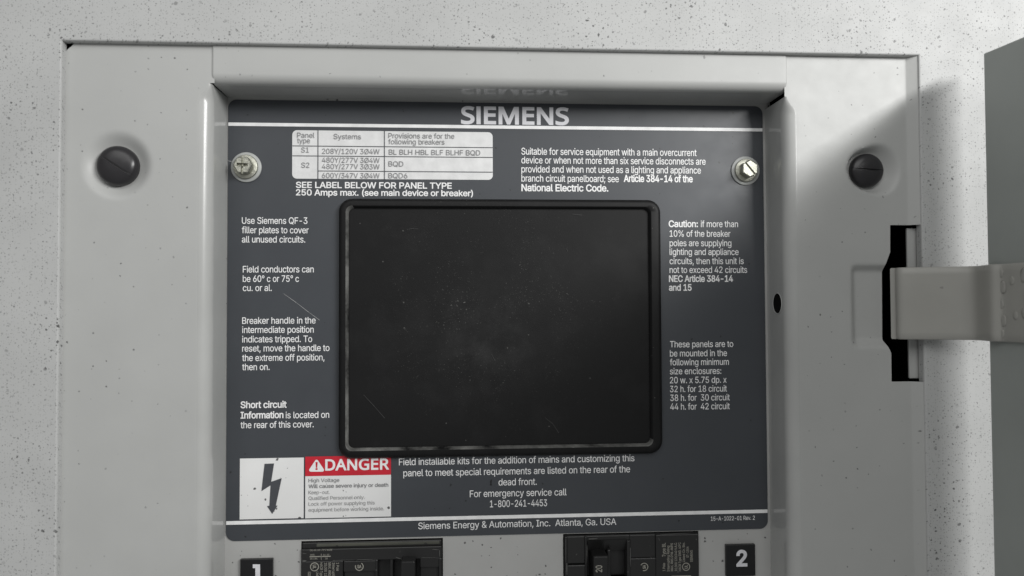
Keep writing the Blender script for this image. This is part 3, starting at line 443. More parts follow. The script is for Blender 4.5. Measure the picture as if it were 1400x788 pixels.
    '5': (453, ((221, -7, 199, -6, 178, -2, 159, 3, 140, 11, 123, 21, 108, 32, 94, 45, 83, 60, 73, 76, 66, 93, 62, 111, 60, 130, 122, 130, 124, 119, 127, 108, 132, 98, 138, 89, 145, 80, 154, 73, 163, 66, 173, 60, 184, 56, 196, 52, 208, 50, 221, 50, 236, 51, 250, 53, 264, 58, 276, 64, 288, 72, 298, 82, 307, 92, 314, 104, 320, 117, 324, 131, 327, 146, 328, 162, 327, 178, 324, 193, 320, 208, 314, 221, 306, 233, 297, 244, 286, 254, 275, 262, 262, 269, 248, 273, 233, 276, 218, 277, 205, 276, 192, 275, 180, 272, 167, 268, 156, 264, 145, 258, 136, 252, 128, 246, 67, 253, 96, 509, 366, 509, 366, 452, 151, 452, 134, 301, 136, 301, 145, 308, 155, 315, 166, 320, 178, 325, 190, 329, 203, 331, 216, 333, 229, 334, 247, 333, 263, 330, 279, 326, 294, 321, 308, 314, 321, 306, 334, 296, 345, 285, 355, 273, 364, 260, 372, 246, 379, 231, 384, 215, 388, 199, 390, 181, 391, 163, 390, 139, 385, 117, 379, 95, 369, 76, 357, 57, 343, 41, 327, 27, 309, 15, 289, 6, 268, -1, 245, -5),)),
    '6': (453, ((226, -7, 203, -5, 182, -1, 161, 5, 142, 15, 125, 26, 109, 40, 96, 56, 84, 74, 75, 94, 69, 115, 65, 138, 64, 162, 65, 180, 68, 199, 73, 219, 80, 239, 89, 261, 102, 285, 118, 311, 137, 340, 252, 509, 322, 509, 151, 261, 145, 261, 149, 268, 154, 275, 159, 281, 165, 288, 172, 293, 179, 299, 187, 303, 196, 307, 205, 310, 214, 312, 224, 314, 235, 314, 257, 313, 278, 309, 298, 303, 316, 295, 332, 284, 346, 271, 359, 257, 370, 240, 378, 221, 384, 201, 388, 180, 389, 157, 388, 134, 384, 112, 377, 92, 368, 73, 356, 55, 343, 39, 327, 26, 310, 14, 291, 5, 271, -2, 249, -6), (226, 48, 241, 49, 254, 52, 267, 56, 279, 63, 289, 70, 299, 79, 307, 90, 314, 101, 320, 114, 324, 128, 327, 142, 327, 157, 327, 173, 324, 187, 320, 201, 314, 213, 307, 225, 299, 235, 289, 244, 279, 251, 267, 258, 254, 262, 241, 264, 226, 265, 212, 264, 198, 262, 186, 258, 174, 252, 163, 244, 153, 235, 145, 225, 138, 214, 132, 201, 128, 188, 126, 174, 125, 158, 126, 143, 128, 128, 132, 114, 138, 102, 145, 90, 153, 79, 163, 70, 174, 63, 186, 56, 198, 52, 212, 49),)),
    '7': (453, ((97, 0, 323, 448, 323, 452, 62, 452, 62, 509, 391, 509, 391, 449, 165, 0),)),
    '8': (453, ((226, -7, 201, -6, 178, -2, 156, 3, 136, 11, 117, 21, 101, 33, 86, 47, 74, 62, 64, 78, 57, 96, 53, 115, 52, 135, 53, 151, 55, 166, 59, 181, 65, 195, 72, 208, 81, 220, 90, 231, 101, 241, 113, 249, 125, 256, 139, 261, 153, 265, 153, 267, 135, 273, 119, 282, 105, 293, 93, 308, 83, 324, 76, 342, 72, 360, 70, 380, 72, 399, 75, 417, 82, 434, 90, 450, 101, 464, 114, 477, 129, 488, 146, 498, 164, 506, 184, 511, 204, 514, 226, 516, 248, 514, 269, 511, 288, 506, 306, 498, 323, 488, 337, 477, 350, 464, 361, 450, 370, 434, 377, 417, 380, 399, 382, 380, 380, 361, 376, 342, 369, 324, 359, 308, 347, 293, 333, 282, 318, 273, 300, 267, 300, 265, 314, 261, 327, 256, 339, 249, 351, 241, 362, 231, 372, 220, 380, 208, 387, 195, 393, 181, 397, 166, 400, 151, 401, 135, 399, 115, 395, 96, 388, 78, 378, 62, 366, 47, 352, 33, 335, 21, 317, 11, 296, 3, 275, -2, 251, -6), (226, 49, 243, 50, 258, 52, 272, 55, 285, 60, 296, 66, 307, 74, 315, 82, 323, 91, 329, 102, 333, 113, 336, 126, 337, 139, 336, 152, 333, 165, 329, 177, 322, 189, 314, 199, 305, 208, 295, 216, 283, 223, 270, 228, 256, 232, 242, 234, 226, 235, 211, 234, 196, 232, 182, 228, 169, 223, 157, 216, 147, 208, 138, 199, 130, 189, 123, 177, 119, 165, 116, 152, 115, 139, 116, 126, 119, 113, 123, 102, 129, 91, 136, 82, 145, 74, 156, 66, 167, 60, 180, 55, 195, 52, 210, 50), (226, 290, 239, 290, 252, 292, 263, 296, 274, 300, 284, 306, 293, 313, 300, 321, 307, 330, 312, 341, 316, 351, 318, 363, 319, 376, 318, 388, 316, 399, 313, 410, 308, 420, 301, 429, 294, 437, 285, 444, 275, 449, 264, 454, 252, 457, 240, 459, 226, 460, 213, 459, 200, 457, 188, 454, 177, 449, 167, 444, 159, 437, 151, 429, 145, 420, 139, 410, 136, 399, 134, 388, 133, 376, 134, 363, 136, 351, 139, 341, 145, 330, 151, 321, 159, 313, 168, 306, 178, 300, 189, 296, 201, 292, 213, 290),)),
    '9': (453, ((226, 516, 249, 514, 271, 510, 291, 503, 310, 494, 328, 482, 343, 468, 356, 452, 368, 434, 377, 414, 384, 393, 388, 371, 389, 347, 388, 328, 385, 309, 380, 290, 373, 270, 363, 248, 350, 224, 334, 197, 315, 168, 200, 0, 130, 0, 301, 248, 307, 248, 303, 240, 299, 234, 294, 227, 287, 221, 281, 215, 273, 210, 265, 206, 257, 202, 248, 199, 238, 196, 228, 195, 218, 195, 195, 196, 175, 199, 155, 206, 137, 214, 121, 225, 106, 237, 94, 252, 83, 269, 74, 287, 68, 307, 65, 329, 64, 352, 65, 375, 69, 397, 75, 417, 85, 436, 96, 454, 110, 469, 125, 483, 143, 494, 162, 504, 182, 510, 203, 514), (226, 460, 212, 459, 199, 457, 186, 452, 174, 446, 163, 438, 154, 429, 145, 419, 138, 407, 133, 395, 129, 381, 126, 367, 125, 352, 126, 336, 129, 322, 133, 308, 138, 295, 145, 284, 154, 274, 163, 265, 174, 257, 186, 251, 199, 247, 212, 244, 226, 243, 240, 244, 254, 247, 267, 251, 279, 257, 289, 265, 299, 273, 307, 284, 314, 295, 320, 308, 324, 321, 327, 335, 327, 350, 327, 366, 324, 381, 320, 394, 314, 407, 307, 419, 299, 429, 290, 438, 279, 446, 267, 452, 254, 457, 241, 459),)),
    '.': (188, ((95, -4, 86, -4, 78, -1, 70, 3, 63, 9, 57, 16, 53, 24, 50, 32, 50, 41, 50, 50, 53, 59, 57, 66, 63, 73, 70, 79, 78, 83, 86, 86, 95, 87, 104, 86, 113, 83, 121, 79, 128, 73, 134, 66, 138, 59, 140, 50, 141, 41, 140, 32, 138, 24, 134, 16, 128, 9, 121, 3, 113, -1, 104, -4),)),
    ',': (188, ((38, -119, 68, 71, 137, 71, 84, -119),)),
    ';': (188, ((38, -119, 68, 71, 137, 71, 84, -119), (103, 271, 94, 272, 86, 274, 78, 278, 71, 284, 65, 291, 61, 299, 59, 307, 58, 316, 59, 325, 61, 334, 65, 342, 71, 349, 78, 354, 86, 359, 94, 361, 103, 362, 113, 361, 121, 359, 129, 354, 136, 349, 142, 342, 146, 334, 148, 325, 149, 316, 148, 307, 146, 299, 142, 291, 136, 284, 129, 278, 121, 274, 113, 272),)),
    ':': (188, ((95, -4, 86, -4, 78, -1, 70, 3, 63, 9, 57, 16, 53, 24, 50, 32, 50, 41, 50, 50, 53, 59, 57, 66, 63, 73, 70, 79, 78, 83, 86, 86, 95, 87, 104, 86, 113, 83, 121, 79, 128, 73, 134, 66, 138, 59, 140, 50, 141, 41, 140, 32, 138, 24, 134, 16, 128, 9, 121, 3, 113, -1, 104, -4), (95, 271, 86, 272, 78, 274, 70, 278, 63, 284, 57, 291, 53, 299, 50, 307, 50, 316, 50, 325, 53, 334, 57, 342, 63, 349, 70, 354, 78, 359, 86, 361, 95, 362, 104, 361, 113, 359, 121, 354, 128, 349, 134, 342, 138, 334, 140, 325, 141, 316, 140, 307, 138, 299, 134, 291, 128, 284, 121, 278, 113, 274, 104, 272),)),
    '-': (453, ((337, 244, 337, 188, 114, 188, 114, 244),)),
    '(': (273, ((89, 207, 90, 235, 92, 264, 96, 293, 101, 324, 107, 354, 114, 384, 122, 413, 132, 441, 142, 468, 153, 494, 164, 517, 177, 539, 236, 539, 223, 512, 212, 485, 201, 457, 191, 428, 182, 399, 174, 370, 167, 342, 161, 313, 157, 285, 154, 258, 152, 232, 151, 207, 152, 184, 154, 161, 156, 138, 160, 115, 165, 91, 172, 67, 179, 42, 188, 16, 198, -10, 209, -38, 222, -66, 236, -96, 177, -96, 156, -59, 139, -21, 124, 16, 111, 55, 102, 93, 95, 131, 90, 169),)),
    ')': (273, ((37, -96, 52, -66, 64, -37, 76, -9, 86, 18, 95, 44, 102, 69, 108, 93, 113, 116, 117, 139, 120, 162, 121, 184, 122, 207, 121, 232, 119, 258, 116, 285, 112, 313, 106, 342, 99, 370, 91, 399, 82, 428, 73, 457, 62, 485, 50, 512, 37, 539, 97, 539, 109, 517, 121, 494, 131, 468, 142, 441, 151, 413, 159, 384, 167, 354, 173, 323, 178, 293, 181, 264, 183, 235, 184, 207, 183, 168, 178, 130, 171, 92, 161, 53, 149, 15, 134, -22, 117, -59, 97, -96),)),
    '&': (448, ((197, -7, 173, -6, 150, -2, 129, 4, 110, 12, 93, 22, 78, 34, 65, 47, 54, 62, 45, 78, 39, 96, 35, 114, 34, 133, 35, 149, 37, 163, 42, 177, 47, 189, 55, 201, 63, 213, 73, 224, 85, 235, 140, 279, 216, 335, 237, 352, 255, 375, 258, 382, 260, 389, 261, 397, 262, 405, 261, 417, 258, 427, 253, 437, 245, 445, 237, 452, 226, 457, 215, 460, 201, 461, 192, 460, 184, 459, 176, 456, 168, 453, 161, 449, 155, 444, 150, 438, 145, 431, 142, 424, 139, 416, 137, 408, 137, 399, 137, 389, 139, 380, 142, 372, 145, 363, 169, 327, 204, 284, 438, 0, 364, 0, 171, 231, 121, 293, 111, 306, 102, 319, 94, 331, 87, 344, 82, 357, 78, 370, 76, 384, 75, 398, 76, 415, 79, 430, 84, 445, 91, 458, 99, 470, 109, 481, 121, 491, 134, 499, 149, 505, 165, 510, 182, 513, 200, 513, 218, 513, 235, 510, 251, 505, 266, 499, 279, 491, 290, 482, 300, 471, 308, 459, 315, 447, 320, 433, 323, 419, 324, 404, 323, 393, 322, 382, 319, 372, 315, 362, 310, 352, 305, 342, 299, 333, 291, 325, 256, 293, 154, 217, 140, 206, 128, 195, 118, 185, 110, 174, 104, 164, 100, 154, 98, 143, 97, 131, 98, 119, 100, 108, 104, 97, 109, 87, 116, 78, 124, 70, 133, 63, 143, 57, 154, 53, 166, 49, 179, 47, 193, 46, 208, 47, 223, 50, 237, 54, 251, 59, 265, 66, 278, 75, 290, 84, 301, 95, 312, 108, 321, 121, 329, 136, 336, 151, 342, 168, 346, 186, 348, 205, 349, 224, 408, 224, 407, 201, 405, 180, 401, 161, 397, 144, 391, 128, 385, 115, 378, 103, 371, 92, 345, 62, 333, 47, 320, 34, 305, 23, 289, 14, 271, 7, 252, 1, 234, -3, 215, -6),)),
    '%': (676, ((175, 283, 160, 284, 146, 286, 132, 291, 121, 297, 110, 305, 101, 314, 93, 324, 86, 335, 81, 347, 78, 360, 75, 373, 75, 388, 75, 412, 76, 426, 78, 440, 81, 452, 87, 464, 93, 476, 101, 486, 110, 495, 121, 503, 133, 509, 146, 513, 160, 516, 175, 517, 191, 516, 206, 513, 219, 509, 230, 503, 241, 495, 250, 486, 258, 476, 264, 464, 269, 452, 273, 440, 275, 426, 276, 412, 276, 388, 275, 373, 273, 360, 269, 347, 264, 335, 257, 324, 250, 314, 241, 305, 230, 297, 218, 291, 205, 286, 191, 284), (175, 327, 188, 329, 198, 332, 206, 338, 212, 346, 217, 355, 221, 365, 223, 376, 223, 388, 223, 412, 223, 424, 221, 435, 217, 445, 213, 454, 206, 462, 198, 468, 188, 471, 175, 473, 164, 471, 153, 468, 145, 462, 138, 454, 133, 445, 130, 435, 128, 424, 127, 412, 127, 388, 128, 376, 130, 365, 133, 355, 138, 346, 145, 338, 153, 332, 163, 329), (501, -10, 486, -9, 471, -6, 458, -2, 446, 5, 436, 12, 426, 21, 419, 31, 412, 43, 407, 55, 403, 68, 401, 81, 400, 95, 400, 120, 401, 134, 403, 147, 407, 160, 412, 172, 419, 184, 427, 194, 436, 203, 447, 210, 458, 217, 471, 221, 486, 224, 501, 225, 517, 224, 531, 221, 544, 217, 556, 210, 566, 203, 576, 194, 583, 184, 590, 172, 595, 160, 598, 147, 600, 134, 601, 120, 601, 95, 600, 81, 598, 68, 594, 55, 589, 43, 583, 31, 575, 21, 566, 12, 555, 5, 544, -2, 531, -6, 517, -9), (501, 35, 513, 36, 523, 39, 531, 45, 538, 53, 543, 62, 546, 73, 548, 84, 549, 95, 549, 120, 548, 131, 546, 142, 543, 153, 538, 162, 532, 170, 524, 176, 513, 179, 501, 180, 489, 179, 479, 176, 471, 170, 464, 162, 459, 153, 456, 142, 453, 131, 453, 120, 453, 95, 453, 84, 455, 73, 459, 62, 464, 53, 470, 45, 479, 39, 489, 36), (132, 0, 482, 509, 540, 509, 191, 0),)),
    '/': (249, ((235, 533, 71, -76, 14, -76, 178, 533),)),
    'Ø': (533, ((267, -7, 235, -5, 205, 1, 177, 11, 150, 25, 126, 42, 105, 63, 86, 88, 70, 115, 57, 146, 48, 179, 42, 215, 40, 254, 42, 293, 48, 329, 57, 362, 70, 393, 86, 421, 105, 445, 126, 466, 150, 484, 177, 498, 205, 508, 235, 514, 267, 516, 299, 514, 329, 508, 357, 498, 384, 484, 408, 466, 429, 445, 448, 421, 464, 393, 477, 362, 486, 329, 491, 293, 493, 254, 491, 215, 486, 179, 477, 146, 464, 115, 448, 88, 429, 63, 408, 42, 384, 25, 357, 11, 329, 1, 299, -5), (267, 53, 289, 54, 310, 59, 330, 66, 349, 76, 367, 89, 383, 105, 396, 123, 408, 144, 418, 168, 425, 194, 429, 223, 430, 254, 429, 286, 425, 314, 418, 341, 408, 365, 396, 386, 383, 404, 367, 420, 349, 433, 330, 443, 310, 450, 289, 454, 267, 456, 245, 454, 223, 450, 203, 443, 184, 433, 167, 420, 151, 404, 137, 385, 125, 364, 116, 340, 109, 314, 105, 285, 103, 254, 105, 223, 109, 194, 116, 168, 125, 144, 137, 123, 151, 105, 167, 89, 184, 76, 203, 66, 223, 59, 245, 54), (108, -16, 64, 15, 426, 525, 470, 493),)),
    '°': (316, ((158, 283, 143, 284, 128, 287, 114, 292, 101, 298, 88, 307, 77, 316, 67, 327, 59, 340, 52, 353, 47, 367, 44, 382, 43, 397, 44, 413, 47, 428, 52, 442, 59, 455, 67, 468, 77, 479, 88, 489, 101, 497, 114, 504, 128, 509, 143, 512, 158, 513, 174, 512, 188, 509, 202, 504, 216, 497, 228, 489, 239, 479, 249, 468, 257, 455, 264, 442, 269, 428, 272, 413, 273, 397, 272, 382, 269, 367, 264, 353, 257, 340, 249, 327, 239, 316, 228, 307, 216, 298, 202, 292, 188, 287, 174, 284), (158, 334, 167, 335, 175, 336, 183, 339, 190, 343, 197, 347, 203, 353, 209, 359, 213, 366, 217, 373, 220, 381, 221, 389, 222, 397, 221, 406, 220, 414, 217, 422, 213, 430, 209, 437, 203, 443, 197, 448, 190, 453, 183, 457, 175, 459, 167, 461, 158, 462, 150, 461, 141, 459, 134, 457, 126, 453, 119, 448, 113, 443, 108, 437, 103, 430, 99, 422, 97, 414, 95, 406, 95, 397, 95, 389, 97, 381, 99, 373, 103, 366, 108, 359, 113, 353, 119, 347, 126, 343, 134, 339, 141, 336, 150, 335),)),
    '!': (196, ((67, 160, 63, 509, 132, 509, 128, 160), (98, -4, 89, -4, 81, -1, 73, 3, 66, 9, 60, 16, 56, 24, 53, 32, 52, 41, 53, 50, 56, 58, 60, 66, 66, 73, 73, 79, 81, 83, 89, 86, 98, 86, 107, 86, 116, 83, 123, 79, 130, 73, 136, 66, 140, 58, 143, 50, 143, 41, 143, 32, 140, 24, 136, 16, 130, 9, 123, 3, 116, -1, 107, -4),)),
    "'": (206, ((78, 318, 70, 509, 136, 509, 128, 318),)),
}
HUMAN = {
    'S': (297, ((272, 103, 271, 87, 268, 71, 262, 57, 255, 45, 246, 33, 235, 23, 222, 15, 207, 8, 191, 2, 173, -2, 154, -5, 134, -5, 92, -3, 56, 3, 28, 13, 28, 60, 76, 44, 91, 41, 106, 39, 121, 37, 136, 37, 150, 37, 162, 39, 174, 41, 184, 44, 193, 49, 201, 54, 208, 59, 213, 66, 218, 73, 221, 81, 223, 90, 223, 99, 223, 108, 221, 117, 219, 124, 215, 131, 210, 137, 204, 144, 196, 150, 187, 155, 132, 179, 116, 185, 102, 191, 89, 198, 77, 206, 67, 214, 57, 223, 50, 232, 44, 242, 39, 254, 35, 266, 33, 279, 33, 294, 33, 308, 36, 322, 41, 335, 48, 346, 57, 357, 67, 366, 79, 374, 92, 380, 106, 385, 122, 389, 138, 391, 156, 392, 172, 392, 187, 391, 201, 389, 215, 386, 263, 371, 248, 329, 204, 343, 192, 346, 180, 348, 168, 349, 155, 349, 143, 349, 133, 348, 123, 345, 114, 342, 107, 338, 100, 334, 94, 329, 90, 323, 86, 316, 84, 309, 82, 301, 82, 293, 82, 284, 84, 275, 86, 267, 90, 261, 95, 254, 101, 248, 108, 243, 116, 237, 166, 215, 183, 209, 198, 202, 212, 195, 224, 188, 235, 181, 245, 172, 253, 164, 260, 154, 265, 143, 269, 131, 271, 118),)),
    'I': (184, ((161, 0, 22, 0, 22, 28, 67, 38, 67, 348, 22, 359, 22, 387, 161, 387, 161, 359, 116, 348, 116, 38, 161, 28),)),
    'E': (301, ((269, 0, 53, 0, 53, 387, 269, 387, 269, 344, 101, 344, 101, 223, 259, 223, 259, 181, 101, 181, 101, 43, 269, 43),)),
    'M': (491, ((223, 0, 96, 339, 94, 339, 96, 311, 97, 275, 98, 235, 98, 0, 53, 0, 53, 387, 125, 387, 244, 70, 246, 70, 367, 387, 439, 387, 439, 0, 391, 0, 391, 238, 391, 275, 393, 311, 394, 339, 392, 339, 263, 0),)),
    'N': (412, ((359, 0, 302, 0, 95, 321, 93, 321, 95, 292, 97, 255, 98, 216, 98, 0, 53, 0, 53, 387, 109, 387, 315, 67, 317, 67, 316, 93, 314, 131, 314, 168, 314, 387, 359, 387),)),
    'D': (395, ((362, 197, 361, 166, 356, 137, 349, 112, 338, 88, 325, 68, 309, 50, 290, 35, 269, 22, 246, 12, 220, 6, 191, 1, 160, 0, 53, 0, 53, 387, 172, 387, 200, 385, 226, 381, 251, 375, 273, 365, 293, 353, 311, 338, 326, 321, 339, 301, 349, 279, 357, 254, 361, 227), (311, 196, 310, 220, 307, 242, 301, 262, 294, 280, 284, 296, 273, 309, 259, 320, 244, 329, 227, 336, 208, 341, 187, 344, 165, 345, 101, 345, 101, 42, 154, 42, 191, 44, 223, 51, 250, 63, 272, 80, 289, 102, 301, 129, 308, 160),)),
    'A': (346, ((295, 0, 249, 120, 95, 120, 49, 0, 0, 0, 151, 388, 195, 388, 346, 0), (191, 280, 185, 296, 178, 319, 172, 338, 167, 316, 161, 296, 155, 280, 112, 163, 234, 163),)),
    'G': (394, ((220, 204, 354, 204, 354, 15, 291, -1, 218, -5, 189, -4, 163, 1, 139, 8, 117, 19, 98, 32, 81, 48, 66, 66, 54, 87, 45, 111, 38, 136, 34, 164, 33, 193, 35, 223, 39, 250, 46, 275, 57, 298, 70, 319, 86, 338, 104, 354, 125, 368, 149, 378, 175, 386, 203, 391, 233, 392, 250, 392, 265, 391, 280, 389, 295, 386, 349, 369, 330, 327, 284, 343, 271, 346, 258, 348, 244, 349, 231, 349, 209, 348, 188, 345, 169, 339, 152, 330, 136, 320, 123, 307, 111, 293, 101, 277, 94, 258, 88, 238, 85, 217, 84, 193, 85, 171, 88, 150, 92, 130, 99, 112, 107, 95, 118, 80, 131, 67, 146, 57, 163, 48, 183, 42, 205, 38, 230, 37, 273, 40, 306, 46, 306, 161, 220, 161),)),
    'R': (337, ((159, 387, 182, 386, 203, 384, 222, 380, 239, 375, 253, 368, 266, 359, 276, 349, 285, 338, 292, 325, 296, 311, 299, 294, 300, 277, 299, 262, 297, 249, 294, 236, 289, 225, 283, 216, 276, 207, 268, 199, 260, 193, 223, 173, 329, 0, 272, 0, 178, 160, 101, 160, 101, 0, 53, 0, 53, 387), (157, 345, 101, 345, 101, 201, 159, 201, 181, 202, 200, 206, 216, 211, 228, 220, 238, 230, 244, 243, 248, 258, 250, 275, 249, 287, 247, 298, 244, 307, 240, 315, 234, 322, 227, 328, 219, 333, 209, 337, 198, 341, 186, 343, 172, 344),)),
    '!': (146, ((88, 109, 57, 109, 44, 387, 102, 387), (39, 29, 40, 39, 41, 46, 44, 53, 49, 57, 54, 61, 60, 64, 66, 65, 73, 66, 79, 65, 85, 64, 91, 61, 96, 57, 101, 53, 104, 46, 106, 39, 106, 29, 106, 20, 104, 12, 101, 6, 96, 1, 91, -3, 85, -5, 79, -7, 73, -8, 66, -7, 60, -5, 54, -3, 49, 1, 44, 6, 41, 12, 40, 20),)),
    '1': (310, ((192, 0, 146, 0, 146, 270, 146, 297, 147, 317, 148, 337, 132, 322, 114, 307, 73, 274, 48, 306, 153, 387, 192, 387),)),
    '2': (310, ((282, 0, 26, 0, 26, 40, 127, 142, 177, 194, 186, 205, 194, 216, 201, 228, 207, 239, 211, 250, 215, 262, 217, 274, 217, 287, 216, 302, 212, 315, 207, 326, 198, 335, 188, 342, 176, 347, 163, 351, 149, 352, 135, 351, 122, 349, 111, 346, 99, 342, 89, 336, 78, 330, 67, 323, 56, 315, 30, 347, 64, 370, 103, 386, 114, 389, 125, 391, 137, 392, 149, 392, 166, 391, 183, 389, 198, 385, 211, 380, 224, 373, 234, 365, 244, 355, 252, 344, 258, 332, 262, 319, 265, 305, 266, 289, 265, 274, 263, 260, 259, 246, 254, 232, 247, 219, 239, 206, 229, 193, 219, 180, 167, 125, 86, 46, 86, 43, 282, 43),)),
    'U': (396, ((347, 137, 346, 117, 343, 98, 338, 81, 330, 64, 321, 49, 310, 35, 296, 23, 281, 13, 263, 5, 243, -1, 221, -4, 196, -5, 162, -3, 133, 4, 107, 17, 86, 34, 70, 55, 58, 79, 51, 107, 49, 138, 49, 387, 98, 387, 98, 136, 99, 114, 104, 94, 112, 77, 123, 63, 137, 51, 154, 43, 175, 38, 199, 37, 216, 38, 231, 40, 244, 44, 256, 50, 266, 57, 275, 65, 282, 74, 288, 85, 293, 96, 296, 109, 298, 122, 298, 137, 298, 387, 347, 387),)),
    'L': (284, ((53, 0, 53, 387, 101, 387, 101, 43, 270, 43, 270, 0),)),
    '0': (310, ((283, 194, 283, 171, 282, 149, 279, 129, 276, 110, 272, 92, 267, 76, 261, 61, 254, 47, 245, 35, 236, 25, 225, 16, 214, 8, 201, 2, 187, -2, 171, -5, 154, -5, 134, -4, 115, 1, 98, 8, 83, 18, 69, 32, 58, 47, 48, 66, 40, 87, 34, 110, 30, 136, 27, 164, 27, 194, 27, 224, 30, 252, 34, 278, 39, 301, 47, 322, 56, 340, 67, 356, 80, 369, 95, 379, 113, 387, 132, 391, 154, 393, 175, 391, 194, 387, 211, 379, 226, 369, 240, 356, 251, 340, 261, 322, 269, 301, 275, 278, 280, 252, 282, 224), (74, 194, 75, 169, 76, 145, 79, 124, 82, 106, 87, 89, 92, 75, 99, 63, 108, 53, 117, 45, 128, 40, 140, 36, 154, 35, 168, 36, 181, 40, 192, 45, 201, 53, 209, 62, 216, 74, 222, 89, 227, 105, 231, 124, 233, 145, 235, 168, 235, 194, 235, 219, 233, 242, 231, 263, 227, 282, 222, 298, 216, 313, 209, 325, 201, 335, 192, 342, 181, 348, 168, 351, 154, 352, 140, 351, 128, 348, 117, 342, 108, 335, 99, 325, 92, 313, 87, 298, 82, 282, 79, 263, 76, 242, 75, 219),)),
}


def decode(table):
    return {c: (adv, [list(zip(t[0::2], t[1::2])) for t in cs]) for c, (adv, cs) in table.items()}


def table_with_cap(table, letter):
    g = decode(table)
    return g, float(max(p[1] for t in g[letter][1] for p in t))


TIGHT = {'sans': 20, 'human': 0}
FONTS = {'sans': table_with_cap(SANS, 'H'), 'human': table_with_cap(HUMAN, 'E')}


# the heading's I is a plain upright without serifs
_g, _h = FONTS['human']
_g['I'] = (int(_h * 0.38), [[(_h * 0.12, 0), (_h * 0.26, 0), (_h * 0.26, _h), (_h * 0.12, _h)]])


def area(t):
    return sum(a[0] * b[1] - b[0] * a[1] for a, b in zip(t, t[1:] + t[:1])) / 2


def embolden(t, bx, by, sign):
    """move a contour outwards by (bx, by) along its mitred normals"""
    out, n = [], len(t)
    for i in range(n):
        a, p, c = t[i - 1], t[i], t[(i + 1) % n]
        d0 = Vector((p[0] - a[0], p[1] - a[1]))
        d1 = Vector((c[0] - p[0], c[1] - p[1]))
        if d0.length < 1e-6 or d1.length < 1e-6:
            continue
        n0 = Vector((d0.y, -d0.x)).normalized() * sign
        n1 = Vector((d1.y, -d1.x)).normalized() * sign
        m = n0 + n1
        m = m / max(0.55, m.length_squared / 2) if m.length > 1e-4 else n0
        out.append((p[0] + m.x * bx, p[1] + m.y * by))
    return out


def winding(x, y, cs):
    w = 0
    for t in cs:
        for (x0, y0), (x1, y1) in zip(t, t[1:] + t[:1]):
            if (y0 > y) != (y1 > y) and x < (x1 - x0) * (y - y0) / (y1 - y0) + x0:
                w += 1 if y1 > y0 else -1
    return w


GLYPHS = {}


def glyph(font, c, bx, by):
    """triangles of one letter; overlapping strokes are merged"""
    key = (font, c, round(bx, 1), round(by, 1))
    if key not in GLYPHS:
        cs = FONTS[font][0][c][1]
        sign = math.copysign(1, area(max(cs, key=lambda t: abs(area(t)))))
        if bx > 0.5:
            cs = [embolden(t, bx, by, sign) for t in cs]
        vs, es = [], []
        for t in cs:
            k = len(vs)
            vs += [Vector(p) / 1000 for p in t]
            es += [(k + i, k + (i + 1) % len(t)) for i in range(len(t))]
        ov, _, of, _, _, _ = geometry.delaunay_2d_cdt(vs, es, [], 0, 1e-5)
        ov = [(p.x * 1000, p.y * 1000) for p in ov]
        keep = []
        for f in of:
            x, y = sum(ov[i][0] for i in f) / len(f), sum(ov[i][1] for i in f) / len(f)
            if winding(x + 1e-4, y + 1e-4, cs):
                keep.append(tuple(f))
        GLYPHS[key] = (ov, keep)
    return GLYPHS[key]


def run(bm, text, ox, oz, length, cap, Y, ang=0.0, bold=0.0, font='sans', mi=0):
    """one run of lettering: left end of its ink at (ox, oz), ink length and cap height in metres"""
    G, CAPH = FONTS[font]
    x, xs = 0.0, []
    for c in text:
        if c == ' ':
            x += 190
            continue
        adv, cs = G[c]
        xs += [x + p[0] for t in cs for p in t]
        x += adv - TIGHT[font]
    lo, hi = min(xs), max(xs)
    sz = cap / CAPH
    b = bold * cap
    sx = (length - 2 * b) / (hi - lo)
    ca, sa = math.cos(math.radians(ang)), math.sin(math.radians(ang))
    x = 0.0
    for c in text:
        if c == ' ':
            x += 190
            continue
        vs, fs = glyph(font, c, b / sx, b / sz)
        base = []
        for px, py in vs:
            u, v = (px + x - lo) * sx + b, py * sz
            base.append(bm.verts.new((ox + u * ca - v * sa, Y, oz + u * sa + v * ca)))
        for f in fs:
            bm.faces.new([base[i] for i in f]).material_index = mi
        for q in base:
            if not q.link_faces:
                bm.verts.remove(q)
        x += G[c][0] - TIGHT[font]


def pxrun(bm, text, x0, x1, base, cap, Y, bold=0.0, font='sans', mi=0):
    a, b, c = at(x0, base, Y), at(x1, base, Y), at(x0, base - cap, Y)
    run(bm, text, a.x, a.z, b.x - a.x, c.z - a.z, Y, 0, bold, font, mi)


def text_part(name, lines, Y, mat, parent, cap, dx=0, **kw):
    bm = bmesh.new()
    for ln in lines:
        t, x0, x1, base = ln[:4]
        pxrun(bm, t, x0, x1, base, cap, Y, ln[4] if len(ln) > 4 else 0.0, **kw)
    return obj(name, bm, mat, parent)


# ------------------------------------------------------------------ main dimensions (metres)
W, LABEL_TOP, LABEL_BOT = 0.30, at(680, 141, 0).z, at(680, 731.5, 0).z
XL, XR, ZT = -0.0727, 0.3744, 0.2512          # opening of the trim
YT, YC, YR = -0.030, -0.026, -0.0268          # fronts of trim, side rails, top rail
WL, WR = -0.0006, W + 0.0016                  # walls of the recess
ZW = LABEL_TOP + 0.0012                       # its top wall
ZB = -0.26                                    # everything runs on below the picture

